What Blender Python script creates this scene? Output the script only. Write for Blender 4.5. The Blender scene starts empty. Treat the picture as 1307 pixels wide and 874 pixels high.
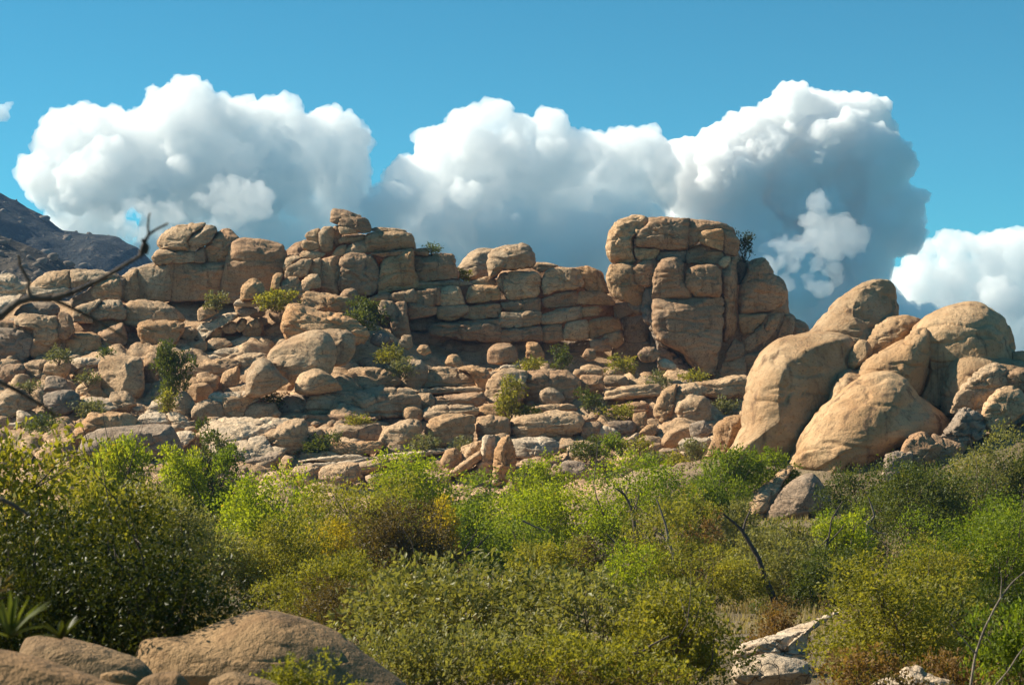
import bpy, math, random
import numpy as np
from mathutils import Vector, Euler

# ------------------------------------------------------------------ camera, sky, sun, exposure
scene = bpy.context.scene
COL = scene.collection
PW, PH, FPX, HORIZON = 1307.0, 874.0, 2439.0, 520.0
PITCH = math.atan((HORIZON - PH / 2) / FPX)
CP, SP = math.cos(PITCH), math.sin(PITCH)

cam_data = bpy.data.cameras.new('camera')
cam = bpy.data.objects.new('camera', cam_data)
COL.objects.link(cam)
cam.location = (0, 0, 0)
cam.rotation_euler = (math.pi / 2 + PITCH, 0, 0)
cam_data.sensor_fit = 'HORIZONTAL'
cam_data.sensor_width = 36.0
cam_data.lens = 36.0 * FPX / PW
cam_data.clip_start, cam_data.clip_end = 0.1, 40000.0
cam_data.dof.use_dof = True
cam_data.dof.focus_distance = 135.0
cam_data.dof.aperture_fstop = 5.6
scene.camera = cam

SUN_DIR = Vector((-0.755, 0.23, 0.615)).normalized()      # towards the sun
SUN_EL = math.asin(SUN_DIR.z)
SUN_AZ = math.atan2(SUN_DIR.x, SUN_DIR.y)
world = bpy.data.worlds.new('World')
scene.world = world
world.use_nodes = True
wn = world.node_tree
for n in list(wn.nodes):
    wn.nodes.remove(n)
sky = wn.nodes.new('ShaderNodeTexSky')
sky.sky_type = 'NISHITA'
sky.sun_disc = False
sky.sun_elevation = SUN_EL
sky.sun_rotation = SUN_AZ
sky.altitude = 2600
sky.air_density = 1.0
sky.dust_density = 0.2
sky.ozone_density = 2.2
hsv = wn.nodes.new('ShaderNodeMix')
hsv.data_type = 'RGBA'
hsv.blend_type = 'MULTIPLY'
hsv.inputs[0].default_value = 1.0
hsv.inputs[7].default_value = (0.31, 1.06, 1.04, 1)
bg = wn.nodes.new('ShaderNodeBackground')
bg.inputs['Strength'].default_value = 0.050
wo = wn.nodes.new('ShaderNodeOutputWorld')
wn.links.new(sky.outputs[0], hsv.inputs[6])
wn.links.new(hsv.outputs[2], bg.inputs['Color'])
wn.links.new(bg.outputs[0], wo.inputs['Surface'])

sun_data = bpy.data.lights.new('sun', 'SUN')
sun_data.energy = 5.0
sun_data.angle = math.radians(0.53)
sun_data.color = (1.0, 0.915, 0.745)
sun = bpy.data.objects.new('sun', sun_data)
COL.objects.link(sun)
sun.rotation_euler = SUN_DIR.to_track_quat('Z', 'Y').to_euler()
sun.location = (-60, 20, 60)

vs = scene.view_settings
vs.view_transform = 'Standard'
vs.look = 'None'
vs.gamma = 1.0
vs.exposure = 1.10
vs.use_curve_mapping = False
cy = scene.cycles
cy.use_denoising = True
cy.denoiser = 'OPENIMAGEDENOISE'
cy.max_bounces = 20
cy.diffuse_bounces = 4
cy.glossy_bounces = 2
cy.transmission_bounces = 4
cy.transparent_max_bounces = 6
cy.volume_bounces = 18
cy.sample_clamp_indirect = 3.0

# ------------------------------------------------------------------ helpers
def at(px, py, Y):
    """photo pixel + depth -> world point (numpy friendly)"""
    px = np.asarray(px, float); py = np.asarray(py, float)
    cx = (px - PW / 2) / FPX
    cyy = -(py - PH / 2) / FPX
    dy = CP - cyy * SP
    k = Y / dy
    return np.stack([cx * k, np.broadcast_to(Y, k.shape) * 1.0, (SP + cyy * CP) * k], -1)

def _h(ix, iy, iz, seed):
    h = (ix.astype(np.int64) * 374761393 + iy.astype(np.int64) * 668265263 + iz.astype(np.int64) * 2147483647 + int(seed) * 1274126177) & 0xFFFFFFFF
    h = ((h ^ (h >> 13)) * 1274126177) & 0xFFFFFFFF
    h = ((h ^ (h >> 16)) * 2246822519) & 0xFFFFFFFF
    return ((h ^ (h >> 15)) & 0xFFFFFF) / float(0xFFFFFF)

def vnoise(p, seed=0):
    i = np.floor(p).astype(np.int64)
    f = p - i
    u = f * f * f * (f * (f * 6 - 15) + 10)
    x, y, z = i[:, 0], i[:, 1], i[:, 2]
    r = 0
    for a in (0, 1):
        wx = u[:, 0] if a else 1 - u[:, 0]
        for b in (0, 1):
            wy = u[:, 1] if b else 1 - u[:, 1]
            for c in (0, 1):
                wz = u[:, 2] if c else 1 - u[:, 2]
                r = r + wx * wy * wz * _h(x + a, y + b, z + c, seed)
    return r * 2 - 1

def fbm(p, seed=0, octaves=4, gain=0.5):
    r, a, t = 0, 1.0, 0.0
    for o in range(octaves):
        r = r + a * vnoise(p * (2.03 ** o) + 17.3 * o, seed + o * 31)
        t += a
        a *= gain
    return r / t

def mesh_from(name, verts, faces, mats, smooth=True, attrs=None):
    """faces: (n,3|4) int array or list of lists"""
    me = bpy.data.meshes.new(name)
    verts = np.asarray(verts, np.float32)
    if isinstance(faces, np.ndarray):
        nf, k = faces.shape
        loops = faces.reshape(-1).astype(np.int32)
        starts = (np.arange(nf) * k).astype(np.int32)
    else:
        nf = len(faces)
        lens = np.array([len(f) for f in faces])
        starts = np.concatenate([[0], np.cumsum(lens)[:-1]]).astype(np.int32)
        loops = np.array([i for f in faces for i in f], np.int32)
    me.vertices.add(len(verts)); me.vertices.foreach_set('co', verts.ravel())
    me.loops.add(len(loops)); me.loops.foreach_set('vertex_index', loops)
    me.polygons.add(nf); me.polygons.foreach_set('loop_start', starts)
    me.update(calc_edges=True)
    me.polygons.foreach_set('use_smooth', np.full(nf, bool(smooth)))
    for an, (dom, data) in (attrs or {}).items():
        a = me.attributes.new(an, 'FLOAT', dom)
        a.data.foreach_set('value', np.asarray(data, np.float32))
    for m in mats if isinstance(mats, (list, tuple)) else [mats]:
        me.materials.append(m)
    me.validate(clean_customdata=False)
    return me

def link(name, me, parent=None, loc=(0, 0, 0)):
    o = bpy.data.objects.new(name, me)
    COL.objects.link(o)
    o.location = loc
    if parent is not None:
        o.parent = parent
    return o

def empty(name, loc):
    o = bpy.data.objects.new(name, None)
    o.empty_display_size = 0.5
    COL.objects.link(o)
    o.location = loc
    return o

def tag(o, label=None, cat=None, group=None, kind=None):
    if label: o['label'] = label
    if cat: o['category'] = cat
    if group: o['group'] = group
    if kind or label: o['kind'] = kind or 'thing'
    return o

def tube(points, radii, sides=7, caps=True):
    """tapered tube along points -> verts, quad faces"""
    P = np.asarray(points, float); R = np.asarray(radii, float)
    T = np.gradient(P, axis=0)
    T /= np.linalg.norm(T, axis=1, keepdims=True) + 1e-9
    ref = np.array([0.31, 0.17, 0.93])
    if abs(np.dot(T[0], ref)) > 0.9: ref = np.array([1.0, 0.1, 0])
    U = np.cross(T, ref); U /= np.linalg.norm(U, axis=1, keepdims=True) + 1e-9
    V = np.cross(T, U)
    a = np.linspace(0, 2 * np.pi, sides, endpoint=False)
    ring = (U[:, None] * np.cos(a)[None, :, None] + V[:, None] * np.sin(a)[None, :, None]) * R[:, None, None] + P[:, None]
    v = ring.reshape(-1, 3)
    f = []
    n = len(P)
    for i in range(n - 1):
        for j in range(sides):
            k = (j + 1) % sides
            f.append((i * sides + j, i * sides + k, (i + 1) * sides + k, (i + 1) * sides + j))
    return v, np.array(f, int)

class Bag:
    def __init__(s): s.v, s.f, s.n = [], [], 0
    def add(s, v, f):
        s.v.append(v); s.f.append(f + s.n); s.n += len(v)
    def mesh(s, name, mat, smooth=True):
        return mesh_from(name, np.concatenate(s.v), np.concatenate(s.f), mat, smooth)

# ------------------------------------------------------------------ materials
def new_mat(name):
    m = bpy.data.materials.new(name)
    m.use_nodes = True
    nt = m.node_tree
    for n in list(nt.nodes): nt.nodes.remove(n)
    out = nt.nodes.new('ShaderNodeOutputMaterial')
    return m, nt, out

def N(nt, t, **kw):
    n = nt.nodes.new(t)
    for k, v in kw.items():
        if k in n.inputs.keys(): n.inputs[k].default_value = v
        else: setattr(n, k, v)
    return n

def mixc(nt, fac, a, b, mode='MIX'):
    n = nt.nodes.new('ShaderNodeMix'); n.data_type = 'RGBA'; n.blend_type = mode
    for sock, val in ((n.inputs[0], fac), (n.inputs[6], a), (n.inputs[7], b)):
        if hasattr(val, 'links'): nt.links.new(val, sock)
        else: sock.default_value = val if not isinstance(val, tuple) else (*val, 1.0)[:4]
    return n.outputs[2]

def math_n(nt, op, a, b=0.0, c=0.0):
    n = nt.nodes.new('ShaderNodeMath'); n.operation = op
    for i, v in enumerate((a, b, c)):
        if hasattr(v, 'links'): nt.links.new(v, n.inputs[i])
        else: n.inputs[i].default_value = v
    return n.outputs[0]

def ramp(nt, fac, lo, hi):
    n = nt.nodes.new('ShaderNodeMapRange'); n.interpolation_type = 'SMOOTHSTEP'
    nt.links.new(fac, n.inputs[0]); n.inputs[1].default_value = lo; n.inputs[2].default_value = hi
    return n.outputs[0]

def noise(nt, vec, scale, detail=5, rough=0.6, sc=None):
    if sc is not None:
        mp = nt.nodes.new('ShaderNodeMapping'); mp.inputs['Scale'].default_value = sc
        nt.links.new(vec, mp.inputs[0]); vec = mp.outputs[0]
    n = nt.nodes.new('ShaderNodeTexNoise')
    n.inputs['Scale'].default_value = scale; n.inputs['Detail'].default_value = detail; n.inputs['Roughness'].default_value = rough
    nt.links.new(vec, n.inputs['Vector'])
    return n.outputs['Fac']

def rock_material(name, light, mid, dark, strata=0.25, varnish=0.5, bump=1.0, crack_w=0.16):
    m, nt, out = new_mat(name)
    geo = N(nt, 'ShaderNodeNewGeometry')
    pos = geo.outputs['Position']
    info = N(nt, 'ShaderNodeObjectInfo')
    off = N(nt, 'ShaderNodeVectorMath', operation='MULTIPLY_ADD')
    nt.links.new(info.outputs['Random'], off.inputs[0]); off.inputs[1].default_value = (37, 61, 23)
    nt.links.new(pos, off.inputs[2])
    p = off.outputs[0]
    big = noise(nt, p, 0.35, 4, 0.55)
    med = noise(nt, p, 1.3, 6, 0.65)
    fine = noise(nt, p, 7.0, 5, 0.7)
    grain = noise(nt, p, 26.0, 3, 0.7)
    streak = noise(nt, p, 1.0, 5, 0.6, (1.6, 1.6, 0.22))
    col = mixc(nt, ramp(nt, big, 0.35, 0.65), mid, light)
    hue = mixc(nt, info.outputs['Random'], (0.84, 0.86, 0.90), (1.12, 1.06, 1.0))
    col = mixc(nt, 1.0, col, hue, 'MULTIPLY')
    col = mixc(nt, math_n(nt, 'MULTIPLY', ramp(nt, med, 0.50, 0.72), 0.75), col, (mid[0] * .82, mid[1] * .72, mid[2] * .62))
    col = mixc(nt, math_n(nt, 'MULTIPLY', ramp(nt, streak, 0.53, 0.72), varnish), col, dark)
    # lichen and desert varnish patches, pitted edges
    sp = math_n(nt, 'MULTIPLY', ramp(nt, fine, 0.54, 0.68), 0.55)
    col = mixc(nt, sp, col, (dark[0] * .8, dark[1] * .8, dark[2] * .8))
    pale = math_n(nt, 'MULTIPLY', ramp(nt, noise(nt, p, 3.1, 6, 0.7), 0.6, 0.72), 0.5)
    col = mixc(nt, pale, col, (min(light[0] * 1.22, .8), min(light[1] * 1.25, .8), min(light[2] * 1.32, .8)))
    gr = mixc(nt, grain, (0.78, 0.78, 0.78), (1.2, 1.2, 1.2))
    col = mixc(nt, 1.0, col, gr, 'MULTIPLY')
    b = N(nt, 'ShaderNodeBsdfPrincipled')
    b.inputs['Roughness'].default_value = 0.88
    b.inputs['Specular IOR Level'].default_value = 0.25
    # relief: bedding, joints, pits
    wv = N(nt, 'ShaderNodeTexWave', wave_type='BANDS', bands_direction='Z')
    wv.inputs['Scale'].default_value = 0.55; wv.inputs['Distortion'].default_value = 7.0
    wv.inputs['Detail'].default_value = 4.0; wv.inputs['Detail Scale'].default_value = 0.9
    nt.links.new(p, wv.inputs['Vector'])
    vor = N(nt, 'ShaderNodeTexVoronoi', feature='DISTANCE_TO_EDGE')
    warp = N(nt, 'ShaderNodeVectorMath', operation='MULTIPLY_ADD')
    nn = nt.nodes.new('ShaderNodeTexNoise'); nn.inputs['Scale'].default_value = 0.8; nn.inputs['Detail'].default_value = 3
    nt.links.new(p, nn.inputs['Vector'])
    nt.links.new(nn.outputs['Color'], warp.inputs[0]); warp.inputs[1].default_value = (1.6, 1.6, 1.6)
    nt.links.new(p, warp.inputs[2])
    mp = N(nt, 'ShaderNodeMapping'); mp.inputs['Scale'].default_value = (0.42, 0.42, 0.62)
    nt.links.new(warp.outputs[0], mp.inputs[0]); nt.links.new(mp.outputs[0], vor.inputs['Vector'])
    crack = ramp(nt, vor.outputs['Distance'], 0.0, 0.028)
    col = mixc(nt, math_n(nt, 'MULTIPLY', math_n(nt, 'SUBTRACT', 1.0, ramp(nt, vor.outputs['Distance'], 0.0, 0.022)), min(crack_w * 5, 0.8)), col, (dark[0] * .6, dark[1] * .6, dark[2] * .6))
    nt.links.new(col, b.inputs['Base Color'])
    h = math_n(nt, 'MULTIPLY', med, 0.55)
    h = math_n(nt, 'ADD', h, math_n(nt, 'MULTIPLY', fine, 0.34))
    h = math_n(nt, 'ADD', h, math_n(nt, 'MULTIPLY', grain, 0.07))
    h = math_n(nt, 'ADD', h, math_n(nt, 'MULTIPLY', wv.outputs['Fac'], strata * 0.35))
    h = math_n(nt, 'ADD', h, math_n(nt, 'MULTIPLY', crack, crack_w))
    bp = N(nt, 'ShaderNodeBump'); bp.inputs['Strength'].default_value = 0.9; bp.inputs['Distance'].default_value = 0.30 * bump
    nt.links.new(h, bp.inputs['Height'])
    nt.links.new(bp.outputs[0], b.inputs['Normal'])
    nt.links.new(b.outputs[0], out.inputs['Surface'])
    return m

M = {}
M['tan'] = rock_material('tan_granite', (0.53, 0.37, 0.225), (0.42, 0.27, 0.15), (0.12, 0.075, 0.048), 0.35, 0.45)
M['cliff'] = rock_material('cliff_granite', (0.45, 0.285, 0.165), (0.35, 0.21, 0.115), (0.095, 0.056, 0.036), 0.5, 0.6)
M['pale'] = rock_material('pale_granite', (0.62, 0.49, 0.35), (0.51, 0.38, 0.25), (0.16, 0.11, 0.075), 0.6, 0.35)
M['gold'] = rock_material('gold_granite', (0.50, 0.34, 0.195), (0.40, 0.245, 0.125), (0.14, 0.08, 0.045), 0.15, 0.8, 1.25, 0.02)
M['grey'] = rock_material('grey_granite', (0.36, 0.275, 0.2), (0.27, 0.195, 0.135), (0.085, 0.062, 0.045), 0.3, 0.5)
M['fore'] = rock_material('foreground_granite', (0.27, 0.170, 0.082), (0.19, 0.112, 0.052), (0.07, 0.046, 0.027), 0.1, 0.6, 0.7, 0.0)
M['orange'] = rock_material('orange_granite', (0.51, 0.325, 0.175), (0.42, 0.24, 0.112), (0.12, 0.068, 0.042), 0.25, 0.4)

def leaf_material(name, a, b, dry=None, trans=0.45, gloss=0.35, spec=0.2):
    m, nt, out = new_mat(name)
    at_ = N(nt, 'ShaderNodeAttribute', attribute_name='tint')
    t = at_.outputs['Fac']
    col = mixc(nt, t, a, b)
    if dry: col = mixc(nt, ramp(nt, t, 0.90, 0.94), col, dry)
    pb = N(nt, 'ShaderNodeBsdfPrincipled')
    nt.links.new(col, pb.inputs['Base Color'])
    pb.inputs['Roughness'].default_value = gloss
    pb.inputs['Specular IOR Level'].default_value = spec
    tr = N(nt, 'ShaderNodeBsdfTranslucent')
    tc = mixc(nt, 1.0, col, (1.35, 1.30, 0.55), 'MULTIPLY')
    nt.links.new(tc, tr.inputs['Color'])
    mx = N(nt, 'ShaderNodeMixShader'); mx.inputs[0].default_value = trans
    nt.links.new(pb.outputs[0], mx.inputs[1]); nt.links.new(tr.outputs[0], mx.inputs[2])
    nt.links.new(mx.outputs[0], out.inputs['Surface'])
    return m

L = {}
L['bright'] = leaf_material('bright_leaf', (0.15, 0.21, 0.012), (0.32, 0.34, 0.028), (0.42, 0.32, 0.03), 0.6, 0.5)
L['green'] = leaf_material('green_leaf', (0.09, 0.135, 0.012), (0.2, 0.24, 0.028), (0.3, 0.23, 0.04), 0.55, 0.5)
L['olive'] = leaf_material('olive_leaf', (0.13, 0.13, 0.018), (0.31, 0.28, 0.045), (0.36, 0.25, 0.06), 0.5, 0.5)
L['greyolive'] = leaf_material('greyolive_leaf', (0.13, 0.13, 0.04), (0.28, 0.26, 0.085), (0.36, 0.28, 0.11), 0.42, 0.45)
L['dark'] = leaf_material('dark_leaf', (0.024, 0.031, 0.006), (0.068, 0.075, 0.013), (0.16, 0.12, 0.03), 0.32, 0.42, 0.14)  # oak green, colour lowered further to stand in for its shadow
L['deep'] = leaf_material('deep_leaf', (0.055, 0.075, 0.014), (0.125, 0.14, 0.03), (0.22, 0.17, 0.04), 0.42, 0.5)
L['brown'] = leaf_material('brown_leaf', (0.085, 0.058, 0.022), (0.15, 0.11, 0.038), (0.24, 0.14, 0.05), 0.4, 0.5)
L['yellow'] = leaf_material('yellow_leaf', (0.28, 0.22, 0.018), (0.42, 0.31, 0.03), (0.45, 0.24, 0.03), 0.55, 0.5)
L['rust'] = leaf_material('rust_leaf', (0.15, 0.085, 0.03), (0.27, 0.16, 0.055), (0.34, 0.23, 0.1), 0.4, 0.6)
L['sage'] = leaf_material('sage_leaf', (0.125, 0.13, 0.055), (0.22, 0.21, 0.09), (0.26, 0.21, 0.1), 0.35, 0.5)
L['straw'] = leaf_material('straw_grass', (0.26, 0.19, 0.085), (0.42, 0.33, 0.16), None, 0.35, 0.6)

def bark_material(name, a, b, rough=0.85):
    m, nt, out = new_mat(name)
    geo = N(nt, 'ShaderNodeNewGeometry')
    n1 = noise(nt, geo.outputs['Position'], 9.0, 5, 0.7, (1, 1, 0.3))
    pb = N(nt, 'ShaderNodeBsdfPrincipled'); pb.inputs['Roughness'].default_value = rough
    nt.links.new(mixc(nt, ramp(nt, n1, 0.35, 0.65), a, b), pb.inputs['Base Color'])
    bp = N(nt, 'ShaderNodeBump'); bp.inputs['Distance'].default_value = 0.03
    nt.links.new(n1, bp.inputs['Height']); nt.links.new(bp.outputs[0], pb.inputs['Normal'])
    nt.links.new(pb.outputs[0], out.inputs['Surface'])
    return m
M['bark'] = bark_material('dark_bark', (0.045, 0.030, 0.022), (0.10, 0.07, 0.05))
M['greybark'] = bark_material('weathered_bark', (0.10, 0.075, 0.055), (0.24, 0.19, 0.145))

# ------------------------------------------------------------------ rocks
def tile(x0, y0, w, h, zw):
    return (x0, y0, w / zw)
TA = tile(0, 230, 330, 220, 1307); TB = tile(300, 240, 330, 220, 1307); TC = tile(560, 260, 330, 220, 1307)
TD = tile(760, 260, 330, 220, 1307); TE = tile(0, 420, 330, 220, 1307); TF = tile(300, 420, 330, 220, 1307)
TG = tile(560, 420, 330, 220, 1307); TH = tile(860, 340, 447, 300, 1302)
TP = tile(0, 530, 440, 344, 1118); TQ = tile(430, 560, 440, 314, 1225); TR = tile(860, 560, 447, 314, 1244)
TS = tile(0, 730, 520, 144, 1307); TX = (0, 0, 1.0)

def poly(t, s):
    a = np.array([[float(c) for c in q.split(',')] for q in s.split()])
    return a * t[2] + np.array([t[0], t[1]])

def spline(pts, m):
    n = len(pts)
    seg = []
    for i in range(n):
        p0, p1, p2, p3 = pts[i - 1], pts[i], pts[(i + 1) % n], pts[(i + 2) % n]
        u = np.linspace(0, 1, 24, endpoint=False)[:, None]
        c = 0.5 * (2 * p1 + (p2 - p0) * u + (2 * p0 - 5 * p1 + 4 * p2 - p3) * u ** 2 + (3 * p1 - p0 - 3 * p2 + p3) * u ** 3)
        lin = p1 + (p2 - p1) * u
        seg.append(c * 0.55 + lin * 0.45)
    c = np.concatenate(seg)
    d = np.linalg.norm(np.roll(c, -1, 0) - c, axis=1)
    acc = np.concatenate([[0], np.cumsum(d)])
    t = np.linspace(0, acc[-1], m, endpoint=False)
    cc = np.concatenate([c, c[:1]])
    return np.stack([np.interp(t, acc, cc[:, 0]), np.interp(t, acc, cc[:, 1])], -1), acc[-1]

def slope_depth(yb):
    return float(np.interp(yb, [440, 480, 560, 640, 700], [162, 155, 139, 121, 108]))

GROUND_PTS = []          # (x, Y, z, radius) anchors that the hillside sheet follows

def rock_mesh(pts, Y, D, boxy, lean, seed, drop, rough, facets, lump=1.0, top=0.8, beds=0.0):
    """closed solid whose seen outline is pts and whose depth is D in front of / behind Y"""
    per0 = np.linalg.norm(np.roll(pts, -1, 0) - pts, axis=1).sum()
    m = int(np.clip(per0 / 1.45, 36, 340))
    o, per = spline(pts, m)
    x, y = o[:, 0], o[:, 1]
    cr = x * np.roll(y, -1) - np.roll(x, -1) * y
    A = cr.sum() / 2
    if A < 0: o = o[::-1]; x, y = o[:, 0], o[:, 1]; cr = x * np.roll(y, -1) - np.roll(x, -1) * y; A = -A
    c = np.array([((x + np.roll(x, -1)) * cr).sum(), ((y + np.roll(y, -1)) * cr).sum()]) / (6 * A)
    hpx = y.max() - y.min(); wpx = x.max() - x.min()
    c0 = c.copy()
    c = c + np.array([0.04 * wpx, drop * hpx])
    k = Y / FPX
    def dep(py): return Y + lean * (c0[1] - py) * k
    O = at(o[:, 0], o[:, 1], dep(o[:, 1]))
    C = at(c[0], c[1], dep(c[1]))
    ray = C / C[1]
    # profile
    t = np.linspace(0, math.pi / 2, 400)
    s, d = np.sin(t) ** (2 / boxy), np.cos(t) ** (2 / boxy)
    w = np.hypot(np.diff(s) * max(wpx, hpx) * k / 2, np.diff(d) * D)
    acc = np.concatenate([[0], np.cumsum(w)])
    K = int(np.clip(min(wpx, hpx) / 2.6 + D / k / 5, 8, 56))
    tt = np.linspace(0, acc[-1], K + 1)
    ss, dd = np.interp(tt, acc, s), np.interp(tt, acc, d)
    up = np.clip((c[1] - o[:, 1]) / np.maximum(np.hypot(o[:, 0] - c[0], (o[:, 1] - c[1])), 1e-6), 0, 1) ** 1.3 * top
    V = [(C - ray * D * dd[0])[None]]
    for i in range(1, K + 1):
        q0 = ss[i]
        ch = min(max((1 - q0) / 0.40, 0.0), 1.0)
        ch = (ch * (1 - 0.25) + 0.25 * math.sin(ch * math.pi / 2)) * dd[0]
        de = dd[i] * (1 - up) + min(ch, 1.0) * up
        de = np.maximum(de, 0)
        V.append(C + (O - C) * q0 - ray * (D * de)[:, None])
    Kb = max(4, K // 2)
    tb = np.linspace(acc[-1], 0, Kb + 1)[1:]
    sb, db = np.interp(tb, acc, s), np.interp(tb, acc, d)
    for i in range(Kb - 1):
        V.append(C + (O - C) * sb[i] + ray * D * 1.1 * db[i])
    V.append((C + ray * D * 1.1)[None])
    V = np.concatenate(V)
    rings = K + Kb - 1
    j = np.arange(m); jn = (j + 1) % m
    F = []
    for r in range(rings - 1):
        a, b = 1 + r * m, 1 + (r + 1) * m
        F.append(np.stack([a + j, b + j, b + jn, a + jn], -1))
    F = np.concatenate(F)
    tri0 = np.stack([np.zeros(m, int), 1 + j, 1 + jn], -1)
    last = 1 + (rings - 1) * m
    tri1 = np.stack([np.full(m, len(V) - 1), last + jn, last + j], -1)
    # facets: soft cuts by random planes facing the front
    rng = np.random.RandomState(seed)
    hw, hh = wpx * k / 2, hpx * k / 2
    ext = np.array([hw, D, hh])
    Q = (V - C) / ext
    for _ in range(facets):
        n = np.array([rng.uniform(-.6, .6), -rng.uniform(.5, 1.0), rng.uniform(-.35, .5)])
        n /= np.linalg.norm(n)
        dist = Q @ n
        lim = dist.max() * rng.uniform(.74, .93)
        over = np.maximum(dist - lim, 0)
        Q -= n * (over * 0.85)[:, None]
    V = C + Q * ext
    # vertex normals
    tris = np.concatenate([F[:, [0, 1, 2]], F[:, [0, 2, 3]], tri0, tri1])
    fn = np.cross(V[tris[:, 1]] - V[tris[:, 0]], V[tris[:, 2]] - V[tris[:, 0]])
    vn = np.zeros_like(V)
    for q in range(3): 
        for ax in range(3): vn[:, ax] += np.bincount(tris[:, q], fn[:, ax], len(V))
    vn /= np.linalg.norm(vn, axis=1, keepdims=True) + 1e-12
    if (vn[0] @ ray) > 0: 
        vn = -vn; F = F[:, ::-1]; tri0 = tri0[:, ::-1]; tri1 = tri1[:, ::-1]
    size = math.sqrt(hw * hh) * 2
    so = rng.uniform(0, 900, 3)
    P = V + so
    dsp = fbm(P / (size * 0.55), seed, 3) * 0.055 * size * lump
    dsp += (fbm(P * np.array([1, 1, 1.5]) / max(size * 0.16, .25), seed + 5, 4, .6)) * 0.030 * min(size, 6) * rough
    ridge = 1 - np.abs(fbm(P * np.array([.5, .5, 1.3]) / max(size * .28, .4), seed + 9, 3))
    dsp -= np.maximum(ridge - 0.90, 0) * 10 * 0.045 * min(size, 5) * rough
    if beds > 0:
        Pw = V + 0.0
        wz = Pw[:, 2] + 0.22 * vnoise(Pw / 2.2 + so, seed + 21) + 0.10 * Pw[:, 0] * rng.uniform(-1, 1)
        step = rng.uniform(.55, .95) * max(size / 3.0, .6) ** 0.5
        tz = wz / step + rng.rand()
        rz = np.round(tz)
        on = (_h(rz.astype(np.int64), rz.astype(np.int64) * 0, rz.astype(np.int64) * 0 + seed, 3) > 0.42) * (vnoise(Pw / 1.7 + so, seed + 22) > -0.35)
        gz_ = np.exp(-(((tz - rz) * step) / 0.075) ** 2) * on
        wx = Pw[:, 0] + 0.25 * vnoise(Pw / 1.9 + so, seed + 23) + 0.25 * Pw[:, 2] * rng.uniform(-1, 1)
        stx = step * 2.2
        tx_ = wx / stx + rng.rand(); rx_ = np.round(tx_)
        onx = (_h(rx_.astype(np.int64), np.floor(tz).astype(np.int64), rx_.astype(np.int64) * 0 + seed, 4) > 0.55)
        gx_ = np.exp(-(((tx_ - rx_) * stx) / 0.07) ** 2) * onx
        dsp -= np.maximum(gz_, gx_ * 0.9) * min(0.17, size * 0.05) * beds
    V = V + vn * dsp[:, None]
    return V, F, tri0, tri1, C, ray

_seed = [100]
def rock(name, t, s, label=None, Y=None, mat='tan', th=0.55, boxy=3.9, lean=0.18, drop=0.10, rough=1.0,
         facets=4, lump=1.0, top=0.8, beds=None, parent=None, cat=None, group=None, ground=True, dY=0.0, grow=0.085):
    pts = poly(t, s)
    _seed[0] += 7
    yb, yt = pts[:, 1].max(), pts[:, 1].min()
    wpx = np.ptp(pts[:, 0]); hpx = yb - yt
    if Y is None: Y = slope_depth(yb)
    ctr = (pts.max(0) + pts.min(0)) / 2
    pts = ctr + (pts - ctr) * (1 + min(grow * 1.0, 7.0 / max(wpx, hpx)))
    Y += dY
    if beds is None: beds = {'boulder': 0.55, 'stone': 0.0, 'rock_ledge': 1.3, 'rock_slab': 1.0}.get(name, 1.0) if rough > 0.62 and mat != 'fore' else 0.0
    D = th * math.sqrt(wpx * hpx) * Y / FPX
    V, F, t0, t1, C, ray = rock_mesh(pts, Y + D * 0.6, D, boxy, lean, _seed[0], drop, rough, facets, lump, top, beds)
    base = np.array([C[0], C[1], V[:, 2].min()])
    if ground and parent is None:
        GROUND_PTS.append((C[0], C[1], base[2] + 0.25 * np.ptp(V[:, 2]), wpx * Y / FPX / 2))
    org = base if parent is None else np.array(parent.location)
    me = mesh_from(name, V - org, [*F.tolist(), *t0.tolist(), *t1.tolist()], M[mat])
    o = link(name, me, parent, base if parent is None else (0, 0, 0))
    if parent is None:
        tag(o, label, cat or {'boulder': 'boulder', 'rock_slab': 'rock slab', 'rock_ledge': 'rock ledge', 'stone': 'stone'}.get(name, 'rock'), group)
    return o

def formation(name, label, cat, px, py, Y):
    b = at(px, py, Y)
    GROUND_PTS.append((b[0], b[1], b[2], 6.0))
    o = empty(name, b)
    tag(o, label, cat)
    return o
# ------------------------------------------------------------------ rock formations of jointed bedrock (parts = joint blocks)
def part(f, t, s, name='block', Y=None, **k):
    k.setdefault('mat', 'cliff'); k.setdefault('th', 0.45); k.setdefault('boxy', 6.5); k.setdefault('grow', 0.025); k.setdefault('drop', 0.02); k.setdefault('lean', 0.04); k.setdefault('facets', 3); k.setdefault('top', 0.45); k.setdefault('beds', 0.4)
    return rock(name, t, s, Y=Y, parent=f, **k)

# left ridge wall
f = formation('rock_wall', 'long smooth tan rock wall on the left skyline, under the loaf-shaped cap rocks', 'rock outcrop', 245, 384, 170)
part(f, TX, "150,366 168,345 196,338 240,338 290,338 352,345 356,380 300,392 150,388", 'backing', 173, mat='grey')
part(f, TA, "600,500 640,465 700,446 702,610 640,617 603,590", Y=169, mat='tan')
part(f, TA, "694,452 770,426 830,430 862,418 862,606 770,614 698,614", Y=169, mat='tan', boxy=6, rough=.6)
part(f, TA, "862,418 1000,414 1142,414 1128,500 1112,600 1040,604 862,608", Y=169, mat='cliff', boxy=6, rough=.6)
part(f, TX, "283,368 290,336 298,311 306,306 320,306 345,310 360,314 364,328 361,350 345,374 310,387 281,385", 'block', 168.5, mat='cliff', boxy=5, rough=.6)
rock('boulder', TA, "800,312 830,265 900,232 970,224 1030,228 970,272 950,322 955,357 900,358 810,345", 'loaf-shaped cap boulder perched at the left end of the skyline wall top', Y=169.5, mat='tan', ground=False, boxy=2.5)
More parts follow.
